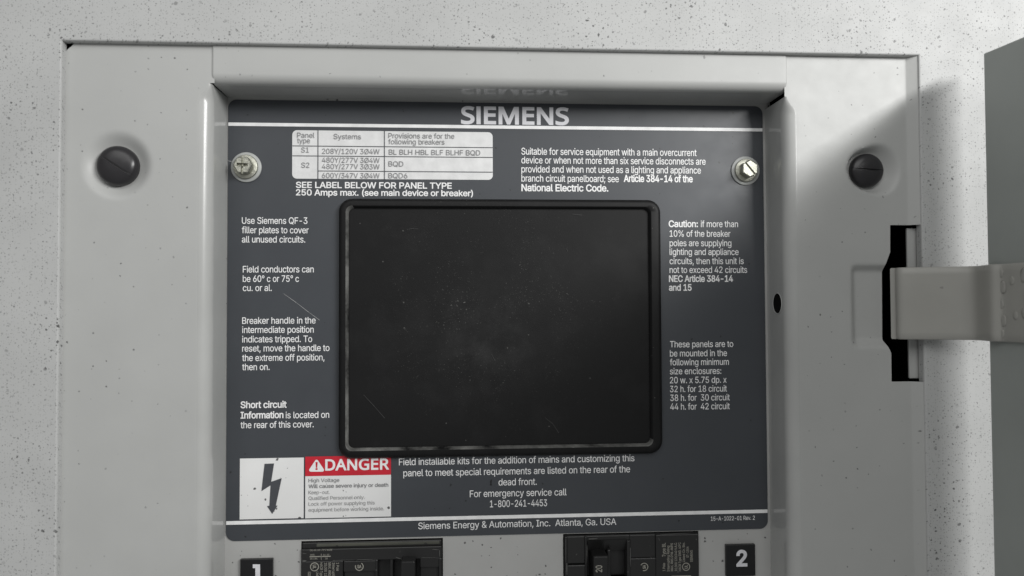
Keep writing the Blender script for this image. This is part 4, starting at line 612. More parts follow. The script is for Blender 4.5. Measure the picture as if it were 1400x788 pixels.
# ------------------------------------------------------------------ enclosure, trim
bm = bmesh.new()
x0, x1, z0, z1, y0, y1 = XL - 0.03, XR + 0.03, ZB - 0.02, ZT + 0.03, YC + 0.006, 0.085
v = [bm.verts.new(p) for p in ((x0, y0, z0), (x1, y0, z0), (x1, y0, z1), (x0, y0, z1), (x0, y1, z0), (x1, y1, z0), (x1, y1, z1), (x0, y1, z1))]
for f in ((4, 5, 6, 7), (0, 1, 5, 4), (1, 2, 6, 5), (2, 3, 7, 6), (3, 0, 4, 7)):
    bm.faces.new([v[i] for i in f])
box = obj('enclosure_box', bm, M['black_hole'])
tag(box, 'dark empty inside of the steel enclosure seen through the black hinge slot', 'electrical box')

trim = thing('trim_cover', 'grey painted steel trim sheet with dark specks framing the whole recessed panel', 'trim cover', (XL, YT, ZB))
bm = bmesh.new()
def rect(e, y):
    return [(XR + e, y, ZT + e), (XL - e, y, ZT + e), (XL - e, y, ZB - e), (XR + e, y, ZB - e)]
OUT = [(0.70, YT, 0.46), (-0.30, YT, 0.46), (-0.30, YT, -0.40), (0.70, YT, -0.40)]
OUTB = [(x, YT + 0.02, z) for x, y, z in OUT]
loops(bm, [OUTB, OUT, rect(0.0008, YT), rect(0.0003, YT + 0.0002), rect(0.0, YT + 0.0008), rect(0.0, YC + 0.0008), rect(0.002, YC + 0.0008)], close_last=False)
obj('trim_sheet', bm, M['trim'], trim)

# ------------------------------------------------------------------ dead front: side rails, top rail, back pan
front = thing('dead_front', 'smooth grey recessed steel dead front with rolled side rails and top rail', 'panel front', (W / 2, 0, ZB))
RAD = 0.0062


def smooth(t):
    t = max(0.0, min(1.0, t))
    return t * t * (3 - 2 * t)


dl, dr = at(160, 226, YC), at(1187, 232, YC)


def relief(x, z):
    """pressed shapes of the side rails: depth behind the rail's front"""
    d = 0.0
    r = math.hypot(x - dl.x, z - dl.z)
    d += 0.0042 * (1 - smooth((r - 0.0085) / 0.0095))
    ax = x - dr.x
    r = math.hypot(x - dr.x, z - dr.z)
    soft = 0.0020 + 0.007 * smooth((ax / max(r, 1e-6) + 0.3) / 1.3)
    d += 0.0052 * (1 - smooth((r - 0.0098) / soft))
    return d


a, b = at(1167, 366, YC), at(1170, 469, YC)
EMB = (a.x, b.z, a.z)


def relief_right(x, z):
    d = relief(x, z)
    ex, ez0, ez1 = EMB
    k = smooth((x - ex + 0.0022) / 0.0048) * smooth((z - ez0 + 0.0034) / 0.0060) * smooth((ez1 - z + 0.0022) / 0.0048)
    return d + 0.0034 * k


def arc(cx, cy, r, a0, a1, n):
    return [(cx + r * math.cos(math.radians(a0 + (a1 - a0) * i / n)), cy + r * math.sin(math.radians(a0 + (a1 - a0) * i / n))) for i in range(n + 1)]


def span(a, b, step):
    n = max(1, int(round(abs(b - a) / step)))
    return [a + (b - a) * i / n for i in range(n + 1)]


def sheet(bm, rows, skip=None, wall=None):
    vv = [[bm.verts.new(p) for p in r] for r in rows]
    for i in range(len(vv) - 1):
        for j in range(len(vv[0]) - 1):
            q = (vv[i][j], vv[i][j + 1], vv[i + 1][j + 1], vv[i + 1][j])
            if skip and skip((q[0].co + q[2].co) / 2):
                continue
            f = bm.faces.new(q)
            if wall and wall(j):
                f.material_index = int(wall(j))


# left rail: from the outer edge under the trim to the rolled inner edge and the wall
zs_fine = span(ZW, 0.10, 0.0012)
zs_low = span(0.10, ZB - 0.01, 0.006)[1:]
bm = bmesh.new()
flatx = span(XL - 0.008, WL - RAD, 0.0012)
nf = len(flatx)
rows = []
for z in zs_fine + zs_low:
    rad = 0.0013 + (RAD - 0.0013) * smooth((ZW - z) / 0.009)
    k = (WL - rad - flatx[0]) / (flatx[-1] - flatx[0])
    fx = [flatx[0] + (x - flatx[0]) * k for x in flatx]
    prof = [(x, YC + relief(x, z)) for x in fx] + arc(WL - rad, YC + rad, rad, 270, 360, 10)[1:] + [(WL, -0.012), (WL, 0.0008)]
    rows.append([(x, y, z) for x, y in prof])
sheet(bm, rows, wall=lambda j: 1 if j >= nf + 9 else 2 if j >= nf - 1 else 0)
rows = []
RAIL_L, RAIL_R = at(289.5, 85, YR).x, at(1076, 95, YR).x
fine = span(XL - 0.008, XL - 0.001, 0.001) + span(XL - 0.0008, XL + 0.006, 0.0002)
fine += [x for x in flatx if x > fine[-1] + 0.0004]
for z in span(ZT + 0.008, ZT + 0.001, 0.001) + span(ZT + 0.0008, ZT - 0.006, 0.0002) + span(ZT - 0.006, ZW, 0.0012)[1:]:
    rows.append([(x, YC + relief(x, z), z) for x in fine + [RAIL_L + 0.0012]])
sheet(bm, rows, lambda c: abs(c.x - XL) + 1.1 * abs(ZT - c.z) < 0.0044)
obj('side_rail', bm, [M['rail'], M['rail_wall'], M['roll']], front, True, 50)

# right rail with the hinge slot
S_TOP, S_BOT = at(1217, 308, YC).z, at(1219, 522, YC).z
slot = [(308, 1217), (345, 1217), (363, 1210.5), (466, 1211), (483, 1218.5), (522, 1219)]
slotw = [(at(px, py, YC).z, at(px, py, YC).x) for py, px in slot]
XE = at(1241, 300, YC).x


def slot_x(z):
    for (za, xa), (zb, xb) in zip(slotw, slotw[1:]):
        if zb <= z <= za:
            return xa + (xb - xa) * (za - z) / (za - zb)
    return slotw[0][1]


bm = bmesh.new()
flatx = span(WR + RAD, XE, 0.0011)
band = [(XE + 0.0008, YC - 0.0002), (XR - 0.001, YT + 0.0014), (XR + 0.0006, YT + 0.0009)]
ZR = ZW - 0.0030


def right_row(z, cut):
    rad = 0.0013 + (RAD - 0.0013) * smooth((ZR - z) / 0.009)
    wallp = [(WR, 0.0008), (WR, -0.012)] + arc(WR + rad, YC + rad, rad, 180, 270, 10)[:-1]
    k = (flatx[-1] - WR - rad) / (flatx[-1] - flatx[0])
    fx = [flatx[-1] - (flatx[-1] - x) * k for x in flatx]
    if cut:
        s = slot_x(z)
        fx = [flatx[0] + (x - flatx[0]) * (s - flatx[0]) / (XE - flatx[0]) for x in flatx]
    row = [(x, y, z) for x, y in wallp] + [(x, YC + relief_right(x, z), z) for x in fx]
    if not cut:
        row += [(x, y, z) for x, y in band]
    return row


is_wall = lambda j: 1 if j < 2 else 2 if j < 12 else 0
sheet(bm, [right_row(z, False) for z in span(ZR, S_TOP, 0.0011)], wall=is_wall)
zz = sorted(set(span(S_TOP, S_BOT, 0.0011) + [s[0] for s in slotw[1:-1]]), reverse=True)
sheet(bm, [right_row(z, True) for z in zz], wall=is_wall)
sheet(bm, [right_row(z, False) for z in span(S_BOT, ZB - 0.01, 0.004)], wall=is_wall)
rows = []
for z in span(ZT + 0.008, ZR, 0.0012):
    rows.append([(RAIL_R - 0.0012, YC, z)] + [(x, YC + relief_right(x, z), z) for x in flatx] + [(x, y, z) for x, y in band])
sheet(bm, rows)
# thickness shown at the slot's edge
prev = None
for z in zz:
    s = slot_x(z)
    y = YC + relief_right(s, z)
    cur = (bm.verts.new((s, y, z)), bm.verts.new((s, y + 0.0016, z)))
    if prev:
        bm.faces.new((prev[0], prev[1], cur[1], cur[0]))
    prev = cur
bmesh.ops.recalc_face_normals(bm, faces=bm.faces)
obj('side_rail', bm, [M['rail'], M['rail_wall'], M['roll']], front, True, 50)

# flange of the trim that shows inside the slot
bm = bmesh.new()
p0, p1 = at(1240.5, 312, YC + 0.002), at(1242.5, 518, YC + 0.002)
add_box(bm, p0.x, XR + 0.004, YC + 0.0022, YC + 0.004, p1.z, p0.z, 0.0004, 1)
obj('hinge_flange', bm, M['rail'], trim)

# top rail
bm = bmesh.new()
xa, xb = RAIL_L, RAIL_R
prof = [(ZT + 0.006, YR)] + [(z, YR) for z in span(ZT, ZW + RAD * 0.8, 0.004)] + \
       [(ZW + RAD * 0.8 + RAD * 0.8 * math.cos(t), YR + RAD * 0.8 + RAD * 0.8 * math.sin(t)) for t in [math.radians(-90 - 9 * i) for i in range(1, 11)]] + \
       [(ZW, -0.012), (ZW, 0.0008)]
rows = []
for x in [xa, xa + 0.0006] + span(xa + 0.0012, xb - 0.0012, 0.01) + [xb - 0.0006, xb]:
    e = 0.0005 if x in (xa, xb) else 0.0
    rows.append([(x, y + e, z) for z, y in prof])
sheet(bm, rows, wall=lambda j: j >= len(prof) - 3)
sheet(bm, [[(xa, y + 0.0005, z) for z, y in prof[:-2]], [(xa, y + 0.0014, z + 0.0005) for z, y in prof[:-2]]])
sheet(bm, [[(xb, y + 0.0005, z) for z, y in prof[:-2]], [(xb, y + 0.0014, z + 0.0005) for z, y in prof[:-2]]])
bmesh.ops.recalc_face_normals(bm, faces=bm.faces)
obj('top_rail', bm, [M['rail'], M['rail_wall']], front, True, 50)

# back pan with two breaker cut-outs
bk_l = (at(411.5, 745, 0).x, at(605.5, 745, 0).x, at(508, 738.3, 0).z)
bk_r = (at(770, 745, 0).x, at(955.5, 745, 0).x, at(862, 728.6, 0).z)
BH = 0.0262
bm = bmesh.new()
xs = sorted([WL - 0.003, bk_l[0], bk_l[1], bk_r[0], bk_r[1], WR + 0.003])
for i in range(5):
    top, bot = ZW + 0.004, ZB
    if i == 1:
        holes = [(bk_l[2], bk_l[2] - BH)]
    elif i == 3:
        holes = [(bk_r[2], bk_r[2] - BH)]
    else:
        holes = []
    zl = [top] + [h for hh in holes for h in hh] + [bot]
    for k in range(0, len(zl), 2):
        flat_poly(bm, [(xs[i], zl[k + 1]), (xs[i + 1], zl[k + 1]), (xs[i + 1], zl[k]), (xs[i], zl[k])], 0.0005)
for x0, x1, zt in (bk_l, bk_r):
    loops(bm, [[(x, y, z) for x, z in ((x0, zt), (x0, zt - BH), (x1, zt - BH), (x1, zt))] for y in (0.0005, 0.0022)], close_last=False)
obj('back_pan', bm, M['pan'], front)

# round hole in the recess's right wall: rim and painted-dark disc
hz = at(1062, 415, -0.014)
hy = -0.0135
bm = bmesh.new()
def hole_ring(r, x):
    return [(x, hy + r * math.cos(2 * math.pi * i / 24), hz.z + r * math.sin(2 * math.pi * i / 24)) for i in range(24)]
loops(bm, [hole_ring(0.0060, WR - 0.0001), hole_ring(0.0057, WR - 0.0004), hole_ring(0.0054, WR - 0.00015)], close_last=False)
hole = obj('wall_hole', bm, M['rail'], front, True, 40)
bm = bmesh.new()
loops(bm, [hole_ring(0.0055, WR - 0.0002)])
obj('hole_dark_disc', bm, M['black_hole'], hole)  # flat black disc in place of the hole's shaded inside

# ------------------------------------------------------------------ instruction plate
plate = thing('instruction_plate', 'slate grey printed instruction plate with white lettering behind the black cover', 'instruction plate', (W / 2, 0, LABEL_BOT))
bm = bmesh.new()
lp = rr_loop(0.0, W, LABEL_BOT, LABEL_TOP, 0.0046, 8)
loops(bm, [[(x, 0.0005, z) for x, z in lp], [(x, -0.0001, z) for x, z in lp]])
obj('plate_sheet', bm, M['plate'], plate)
YP = -0.0003

for (xa, xb, zc, h) in ((0.0002, W - 0.0002, at(680, 173.9, YP).z, 0.00185), (0.0002, W - 0.0002, at(680, 707.2, YP).z, 0.00195)):
    bm = bmesh.new()
    flat_poly(bm, [(xa, zc - h / 2), (xb, zc - h / 2), (xb, zc + h / 2), (xa, zc + h / 2)], YP)
    obj('rule_line', bm, M['white_print'], plate)

bm = bmesh.new()
pxrun(bm, 'SIEMENS', 630.3, 777.8, 168.7, 22.2, YP, 0.052, 'human')
obj('heading', bm, M['silver_print'], plate)

# ratings table
tb = bmesh.new()
c0, c1 = at(399.6, 178.2, YP), at(673.8, 246.2, YP)
flat_pts = rr_loop(c0.x, c1.x, c1.z, c0.z, 0.0026, 6)
flat_poly(tb, flat_pts, YP)
table = obj('ratings_table', tb, M['table_field'], plate)
bm = bmesh.new()
YL = YP - 0.0002
def hline(bm, x0, y0, x1, h=0.00042):
    a, b = at(x0, y0, YL), at(x1, y0, YL)
    flat_poly(bm, [(a.x, a.z - h / 2), (b.x, a.z - h / 2), (b.x, a.z + h / 2), (a.x, a.z + h / 2)], YL)
def vline(bm, x0, y0, y1, h=0.00042):
    a, b = at(x0, y0, YL), at(x0, y1, YL)
    flat_poly(bm, [(a.x - h / 2, b.z), (a.x + h / 2, b.z), (a.x + h / 2, a.z), (a.x - h / 2, a.z)], YL)
hline(bm, 399.8, 199.6, 673.6)
hline(bm, 399.8, 213.2, 673.6)
hline(bm, 434.8, 233.9, 673.6)
obj('table_rule', bm, M['dark_print'], table)
bm = bmesh.new()
YL = YP - 0.00028
vline(bm, 434.8, 177.2, 245.2)
obj('table_rule', bm, M['dark_print'], table)
bm = bmesh.new()
vline(bm, 525.6, 178.2, 246.2)
obj('table_rule', bm, M['dark_print'], table)
T = lambda x: 290 + x / 3.4146
V = lambda y: 90 + y / 3.4146
text_part('table_text', [
    ('Panel', T(397), T(478), V(336)), ('type', T(397), T(457), V(361)), ('Systems', T(567), T(695), V(342)),
    ('Provisions are for the', T(823), T(1131), V(338)), ('following breakers', T(823), T(1085), V(366)),
    ('S1', T(416), T(452), V(405)), ('208Y/120V 3Ø4W', T(513), T(782), V(411)), ('BL BLH HBL BLF BLHF BQD', T(825), T(1252), V(415)),
    ('S2', T(416), T(454), V(476)), ('480Y/277V 3Ø4W', T(513), T(782), V(452)), ('480Y/277V 3Ø3W', T(513), T(782), V(482)),
    ('BQD', T(823), T(893), V(470)), ('600Y/347V 3Ø4W', T(513), T(782), V(524)), ('BQD6', T(823), T(912), V(525))],
    YL - 0.0001, M['grey_print'], table, 7.0)
B = 0.036
text_part('text_block', [('SEE LABEL BELOW FOR PANEL TYPE', T(391), T(1119), V(570), B), ('250 Amps max. (see main device or breaker)', T(391), T(1218), V(605), B)],
          YP, M['white_print'], plate, 8.0)
T = lambda x: 690 + x / 3.4146
text_part('text_block', [
    ('Suitable for service equipment with a main overcurrent', T(78), T(896), V(415), .009), ('device or when not more than six service disconnects are', T(78), T(938), V(456), .009),
    ('provided and when not used as a lighting and appliance', T(78), T(916), V(498), .009), ('branch circuit panelboard; see', T(78), T(533), V(541), .009),
    ('Article 384-14 of the', T(556), T(878), V(542), B), ('National Electric Code.', T(78), T(484), V(585), B)], YP, M['white_print'], plate, 9.2)
T = lambda x: 300 + x / 2.319
V = lambda y: 280 + y / 2.319
TH = .009
text_part('text_block', [('Use Siemens QF-3', T(71), T(279), V(60.5), TH), ('filler plates to cover', T(71), T(283), V(90.5), TH), ('all unused circuits.', T(71), T(272), V(120), TH)], YP, M['white_print'], plate, 8.8)
text_part('text_block', [('Field conductors can', T(74), T(299), V(215), TH), ('be 60° c or 75° c', T(74), T(252), V(245), TH), ('cu. or al.', T(74), T(166), V(274), TH)], YP, M['white_print'], plate, 8.8)
text_part('text_block', [('Breaker handle in the', T(72), T(305), V(378), TH), ('intermediate position', T(72), T(299), V(407), TH), ('indicates tripped. To', T(72), T(294), V(437), TH),
    ('reset, move the handle to', T(72), T(349), V(466), TH), ('the extreme off position,', T(72), T(333), V(496), TH), ('then on.', T(72), T(159), V(525), TH)], YP, M['white_print'], plate, 8.8)
text_part('text_block', [('Short circuit', T(67), T(213), V(645), B), ('Information', T(67), T(203), V(678), B), ('is located on', T(210), T(348), V(677.5), TH), ('the rear of this cover.', T(67), T(299), V(709), TH)], YP, M['white_print'], plate, 8.8)
T = lambda x: 840 + x / 2.319
V = lambda y: 260 + y / 2.319
text_part('text_block', [('Caution:', T(172), T(265), V(117), B), ('if more than', T(274), T(392), V(117.5), TH), ('10% of the breaker', T(175), T(368), V(148), TH), ('poles are supplying', T(175), T(371), V(178), TH),
    ('lighting and appliance', T(175), T(394), V(206), TH), ('circuits, then this unit is', T(175), T(410), V(235), TH), ('not to exceed 42 circuits', T(175), T(421), V(263), TH),
    ('NEC Article 384-14', T(173), T(376), V(291), B), ('and 15', T(173), T(245), V(319), B)], YP, M['white_print'], plate, 8.6)
text_part('text_block', [('These panels are to', T(176), T(377), V(499), TH), ('be mounted in the', T(176), T(357), V(528), TH), ('following minimum', T(176), T(363), V(556), TH), ('size enclosures:', T(176), T(339), V(584.5), TH),
    ('20 w. x 5.75 dp. x', T(176), T(356), V(613), TH), ('32 h. for 18 circuit', T(176), T(357), V(641), TH), ('38 h. for  30 circuit', T(177), T(366), V(669), TH), ('44 h. for  42 circuit', T(177), T(366), V(697), TH)], YP, M['white_print'], plate, 8.6)
text_part('text_block', [('Field installable kits for the addition of mains and customizing this', 545.4, 867.5, 636.4, .006), ('panel to meet special requirements are listed on the rear of the', 551.4, 861.5, 651.6, .006),
    ('dead front.', 681.6, 733.8, 664, .006), ('For emergency service call', 642.3, 774.7, 680, .006), ('1-800-241-4453', 669.8, 748, 693.8, .006)], YP, M['white_print'], plate, 9.2)
text_part('text_block', [('Siemens Energy & Automation, Inc.  Atlanta, Ga. USA', 571.8, 842.6, 723.8, .004)], YP, M['white_print'], plate, 9.0)
text_part('text_block', [('15-A-1022-01 Rev. 2', 971.9, 1032, 712.2, .006)], YP, M['white_print'], plate, 5.6)

# danger sign printed on the plate
bm = bmesh.new()
def pxrect(bm, x0, y0, x1, y1, Y):
    a, b = at(x0, y0, Y), at(x1, y1, Y)
    flat_poly(bm, [(a.x, b.z), (b.x, b.z), (b.x, a.z), (a.x, a.z)], Y)
pxrect(bm, 328.0, 627.2, 415.2, 708.6, YP)
bolt_field = obj('danger_field', bm, M['white_field'], plate)
bm = bmesh.new()
pts = [(243, 113), (319, 110), (296, 256), (380, 227), (333, 446), (347, 446), (304, 513), (262, 450), (281, 448), (291, 285), (218, 331)]
pp = [at(320 + x / 5.833, 615 + y / 5.833, YP - .0002) for x, y in pts]
f = flat_poly(bm, [(p.x, p.z) for p in reversed(pp)], YP - .0002)
f.normal_update()
bmesh.ops.triangulate(bm, faces=[f])
obj('lightning_arrow', bm, M['dark_print'], bolt_field)
bm = bmesh.new()
pxrect(bm, 417.4, 624.6, 534.6, 706.4, YP)
warn = obj('danger_field', bm, M['white_field'], plate)
bm = bmesh.new()
pxrect(bm, 417.4, 624.6, 534.6, 649.2, YP - .00015)
obj('red_banner', bm, M['red'], warn)
YD = YP - .0003
bm = bmesh.new()
pxrun(bm, 'DANGER', 444.6, 531.8, 643.2, 14.4, YD, 0.042, 'human')
q0, q1, q2 = at(432.8, 630, YD), at(423.9, 643.4, YD), at(441.7, 643.4, YD)
tri = []
cx, cz = (q0.x + q1.x + q2.x) / 3, (q0.z + q1.z + q2.z) / 3
for p in (q1, q2, q0):
    base = math.atan2(p.z - cz, p.x - cx)
    for k in range(-3, 4):
        a = base + k * math.radians(20)
        tri.append((p.x + (cx - p.x) * 0.12 + 0.0009 * math.cos(a), p.z + (cz - p.z) * 0.12 + 0.0009 * math.sin(a)))
flat_poly(bm, tri, YD)
obj('danger_word', bm, M['white_print'], warn)
bm = bmesh.new()
pxrun(bm, '!', 431.2, 434.4, 642.3, 10.0, YD - .0001, 0.03, 'human')
obj('exclamation_mark', bm, M['red'], warn)
T = lambda x: 320 + x / 5.833
V = lambda y: 615 + y / 5.833
text_part('warning_text', [('High Voltage', T(594), T(840), V(261), .004), ('Will cause severe injury or death', T(594), T(1230), V(307), .02)], YD, M['grey_print'], warn, 5.0)
text_part('warning_text', [('Keep-out.', T(594), T(762), V(356)), ('Qualified Personnel only.', T(594), T(1042), V(402)), ('Lock off power supplying this', T(594), T(1122), V(448)),
                           ('equipment before working inside.', T(594), T(1197), V(496))], YD, M['pale_print'], warn, 4.9)
# scratches and a mark on the plate
def streak(name, pts, wd, mat):
    bm = bmesh.new()
    P = [at(x, y, YP) for x, y in pts]
    for a, b in zip(P, P[1:]):
        d = (b - a).normalized()
        n = Vector((-d.z, 0, d.x)) * wd / 2
        bm.faces.new([bm.verts.new(a - n * 0.5), bm.verts.new(b - n), bm.verts.new(b + n), bm.verts.new(a + n * 0.5)])
    obj(name, bm, mat, plate)
streak('scratch', [(387.5, 401.5), (405, 414), (422, 427), (437, 438)], 0.00022, M['scuff'])
streak('scratch', [(310.8, 219.8), (316.5, 221)], 0.0003, M['scuff'])
streak('ink_mark', [(671.8, 656), (671, 660), (671.3, 664)], 0.0010, M['ink_mark'])

# ------------------------------------------------------------------ black cover over the main opening
cover = thing('main_cover', 'large black plastic cover with raised rounded frame in the middle of the plate', 'cover', (at(685, 621, 0).x, 0, at(685, 621, 0).z))
YF, YI = -0.0042, -0.0022
a, b = at(463.6, 271.8, -.002), at(905.6, 619.8, -.002)
c, d = at(473.6, 282, YF), at(892.4, 609.4, YF)
o0 = lambda e: rr_loop(a.x + e, b.x - e, b.z + e, a.z - e, 0.0072 - e * 0.6, 8)
i0 = lambda e: rr_loop(c.x + e, d.x - e, d.z + e, c.z - e, 0.0034 - e * 0.5, 8)
bm = bmesh.new()
rings, mi = [], []
for e, y in ((0, 0.0), (0, -0.0022), (0.0005, -0.0033), (0.0014, -0.0040), (0.0022, YF)):
    rings.append([(x, y, z) for x, z in o0(e)])
for e, y in ((-0.0004, YF), (0.0001, YF + .0004), (0.0011, YI + .0006), (0.0013, YI)):
    rings.append([(x, y, z) for x, z in i0(e)])
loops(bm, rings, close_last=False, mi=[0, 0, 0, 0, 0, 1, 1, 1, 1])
for f in bm.faces:                       # worn tone plus painted highlight, left and lower inner edges only
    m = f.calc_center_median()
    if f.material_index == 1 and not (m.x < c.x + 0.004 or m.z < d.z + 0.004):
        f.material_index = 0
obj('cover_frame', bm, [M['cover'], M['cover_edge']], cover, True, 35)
for k, pts in enumerate((((556, 314), (566, 312.5), (572, 313.5)), ((782, 293), (796, 294.5)), ((745, 571), (756, 580), (764, 592)), ((497, 540), (512, 556), (526, 572)), ((672, 484), (677, 494)), ((774.5, 340), (776, 344)))):
    bm = bmesh.new()
    P = [at(x, y, YI - .0001) for x, y in pts]
    for p, q in zip(P, P[1:]):
        dd = (q - p).normalized()
        n = Vector((-dd.z, 0, dd.x)) * 0.00016
        bm.faces.new([bm.verts.new(v) for v in (p - n * 0.6, q - n, q + n, p + n * 0.6)])
    obj('scratch', bm, M['faint_scuff'], cover)
bm = bmesh.new()
loops(bm, [[(x, YI + .0002, z) for x, z in i0(0.0010)]])
pan = obj('cover_panel', bm, M['cover'], cover)

# ------------------------------------------------------------------ screws
def lathe(bm, c, prof, n=40):
    """prof: list of (radius, depth towards the camera)"""
    rings = [[(c[0] + r * math.cos(2 * math.pi * i / n), c[1] - h, c[2] + r * math.sin(2 * math.pi * i / n)) for i in range(n)] for r, h in prof]
    loops(bm, rings)


def knob_screw(px, py, r, yb, height, ang, label, slot_w, slot_d):
    c = at(px, py, yb - height * 0.6)
    t = thing('knob_screw', label, 'screw', (c.x, yb, c.z), 'dark quarter turn screws in the side rails')
    bm = bmesh.new()
    prof = [(r * 0.98, -0.002), (r, height * 0.35), (r * 0.97, height * 0.62), (r * 0.86, height * 0.84), (r * 0.62, height * 0.96), (r * 0.3, height), (r * 0.05, height * 1.0)]
    lathe(bm, (c.x, yb, c.z), prof)
    h = obj('screw_head', bm, M['knob'], t, True, 60)
    # slot: a groove with a real depth, cut with a boolean box
    bb = bmesh.new()
    add_box(bb, -r * 1.2, r * 1.2, -0.01, 0.0, -slot_w / 2, slot_w / 2)
    cb = obj('cutter', bb, M['ink_mark'])
    cb.matrix_world = Matrix.Translation((c.x, yb - height + slot_d, c.z)) @ Matrix.Rotation(math.radians(-ang), 4, 'Y')
    md = h.modifiers.new('slot', 'BOOLEAN')
    md.operation = 'DIFFERENCE'
    md.object = cb
    md.solver = 'EXACT'
    bpy.context.view_layer.update()
    dg = bpy.context.evaluated_depsgraph_get()
    me = bpy.data.meshes.new_from_object(h.evaluated_get(dg))
    h.modifiers.clear()
    h.data = me
    me.set_sharp_from_angle(angle=math.radians(50))
    bpy.data.objects.remove(cb)
    return t


knob_screw(159.5, 226.5, 0.0103, YC + .0042, 0.0062, -33, 'dark domed slotted screw standing proud in the dimple of the left rail', 0.0011, 0.0010)
knob_screw(1186, 233, 0.0093, YC + .0056, 0.0050, -3, 'dark slotted screw sunk in the dimple of the right rail, nearest the hinge', 0.0011, 0.0009)


def hex_screw(px, py, ang, label, phillips):
    c = at(px, py, 0)
    t = thing('hex_screw', label, 'screw', (c.x, 0, c.z), 'plated hex head screws holding the plate')
    bm = bmesh.new()
    lathe(bm, (c.x, 0, c.z), [(0.0082, -0.0002), (0.0082, 0.0009), (0.0078, 0.0012), (0.0045, 0.0012), (0.002, 0.0012)])
    obj('washer', bm, M['washer'], t, True, 40)
    bm = bmesh.new()
    lathe(bm, (c.x, 0, c.z), [(0.0065, 0.0011), (0.0067, 0.0020), (0.0064, 0.0026), (0.0048, 0.0032), (0.002, 0.0032)])
    fl = obj('screw_flange', bm, M['zinc'], t, True, 40)
    bm = bmesh.new()
    def hexring(r, y):
        return [(c.x + r * math.cos(math.radians(60 * i + ang)), -y, c.z + r * math.sin(math.radians(60 * i + ang))) for i in range(6)]
    loops(bm, [hexring(0.0052, 0.0025), hexring(0.0052, 0.0068), hexring(0.0049, 0.0076), hexring(0.0044, 0.0080)])
    es = [e for e in bm.edges if abs(e.verts[0].co.y - e.verts[1].co.y) > 0.002]
    bmesh.ops.bevel(bm, geom=es, offset=0.0006, segments=2, affect='EDGES')
    bb = bmesh.new()
    add_box(bb, -0.02, 0.02, -0.01, 0.0013, -0.00055, 0.00055)
    if phillips:
        add_box(bb, -0.0009, 0.0009, -0.01, 0.0022, -0.0029, 0.0029)
    h = obj('screw_head', bm, M['zinc'], t, False)
    cb = obj('cutter', bb, M['ink_mark'])
    cb.matrix_world = Matrix.Translation((c.x, -0.0080, c.z)) @ Matrix.Rotation(math.radians(-(ang + (25 if phillips else -18))), 4, 'Y')
    md = h.modifiers.new('slot', 'BOOLEAN')
    md.operation = 'DIFFERENCE'
    md.object = cb
    md.solver = 'EXACT'
    md.use_self = True
    bpy.context.view_layer.update()
    dg = bpy.context.evaluated_depsgraph_get()
    me = bpy.data.meshes.new_from_object(h.evaluated_get(dg))
    h.modifiers.clear()
    h.data = me
    bpy.data.objects.remove(cb)


hex_screw(337.2, 229.2, 62, 'bright plated hex screw with cross recess on a grey washer beside the ratings table', True)
hex_screw(1018.6, 234, -32, 'plated hex screw with one diagonal slot on a washer beside the right wall', False)

# ------------------------------------------------------------------ circuit breakers
def emblem(bm, c, r, Y, txt, ang, gap):
    ring_flat(bm, c.x, c.z, r * 0.80, r, Y, 28, *( (-200 + ang, 60 + ang) if gap else (0, 360)))
    L = r * 0.95
    ca, sa = math.cos(math.radians(ang)), math.sin(math.radians(ang))
    hx, hz_ = -L / 2, -r * 0.36
    run(bm, txt, c.x + hx * ca - hz_ * sa, c.z + hx * sa + hz_ * ca, L, r * 0.72, Y, ang, 0.04)


YB = -0.0015
def breaker(x0, x1, zt, label, blocks, toggle, dx_text, texts, emblems, lines):
    t = thing('circuit_breaker', label, 'circuit breaker', ((x0 + x1) / 2, 0, zt - BH), 'circuit breakers below the plate')
    g = 0.0007
    bm = bmesh.new()
    z0, z1 = zt - BH + g, zt - g
    X = lambda px: at(px, 760, YB).x
    Z = lambda py: at((x0 + x1) / 2 * 0 + dx_text, py, YB).z
    add_box(bm, x0 + g, x1 - g, 0.006, 0.05, z0, z1, 0.0005)                                # body behind
    for bx0, bx1, by0, by1, h in blocks:                                                     # raised blocks of the face
        zz1 = z1 if by0 is None else Z(by0)
        zz0 = z0 if by1 is None else Z(by1)
        add_box(bm, max(x0 + g, X(bx0)), min(x1 - g, X(bx1)), YB - h, 0.0065, zz0, zz1, 0.0005, 2)
    obj('breaker_case', bm, M['breaker'], t)
    bm = bmesh.new()
    tx0, tx1, ty, th = toggle
    vs = add_box(bm, X(tx0), X(tx1), YB - th, 0.006, z0 + 0.001, Z(ty), 0.0008, 3)
    tg = obj('toggle', bm, M['toggle'], t)
    bm = bmesh.new()
    for (s, px, py, lpx, cap, ang) in texts:
        o = at(px, py, YB)
        run(bm, s, o.x, o.z, lpx * 0.000406, cap * 0.000406, YB - 0.0002 - 0.0004, ang, 0.012)
    for (px, py, r, s, ang, gap) in emblems:
        emblem(bm, at(px, py, YB), r * 0.000406, YB - 0.0006, s, ang, gap)
    for (px0, py0, px1, py1) in lines:
        a, b = at(px0, py0, YB), at(px1, py1, YB)
        e = 0.00012
        flat_poly(bm, [(a.x - e, b.z - e), (b.x + e, b.z - e), (b.x + e, a.z + e), (a.x - e, a.z + e)], YB - 0.0006)
    obj('printing', bm, M['breaker_print'], t)
    return t, tg


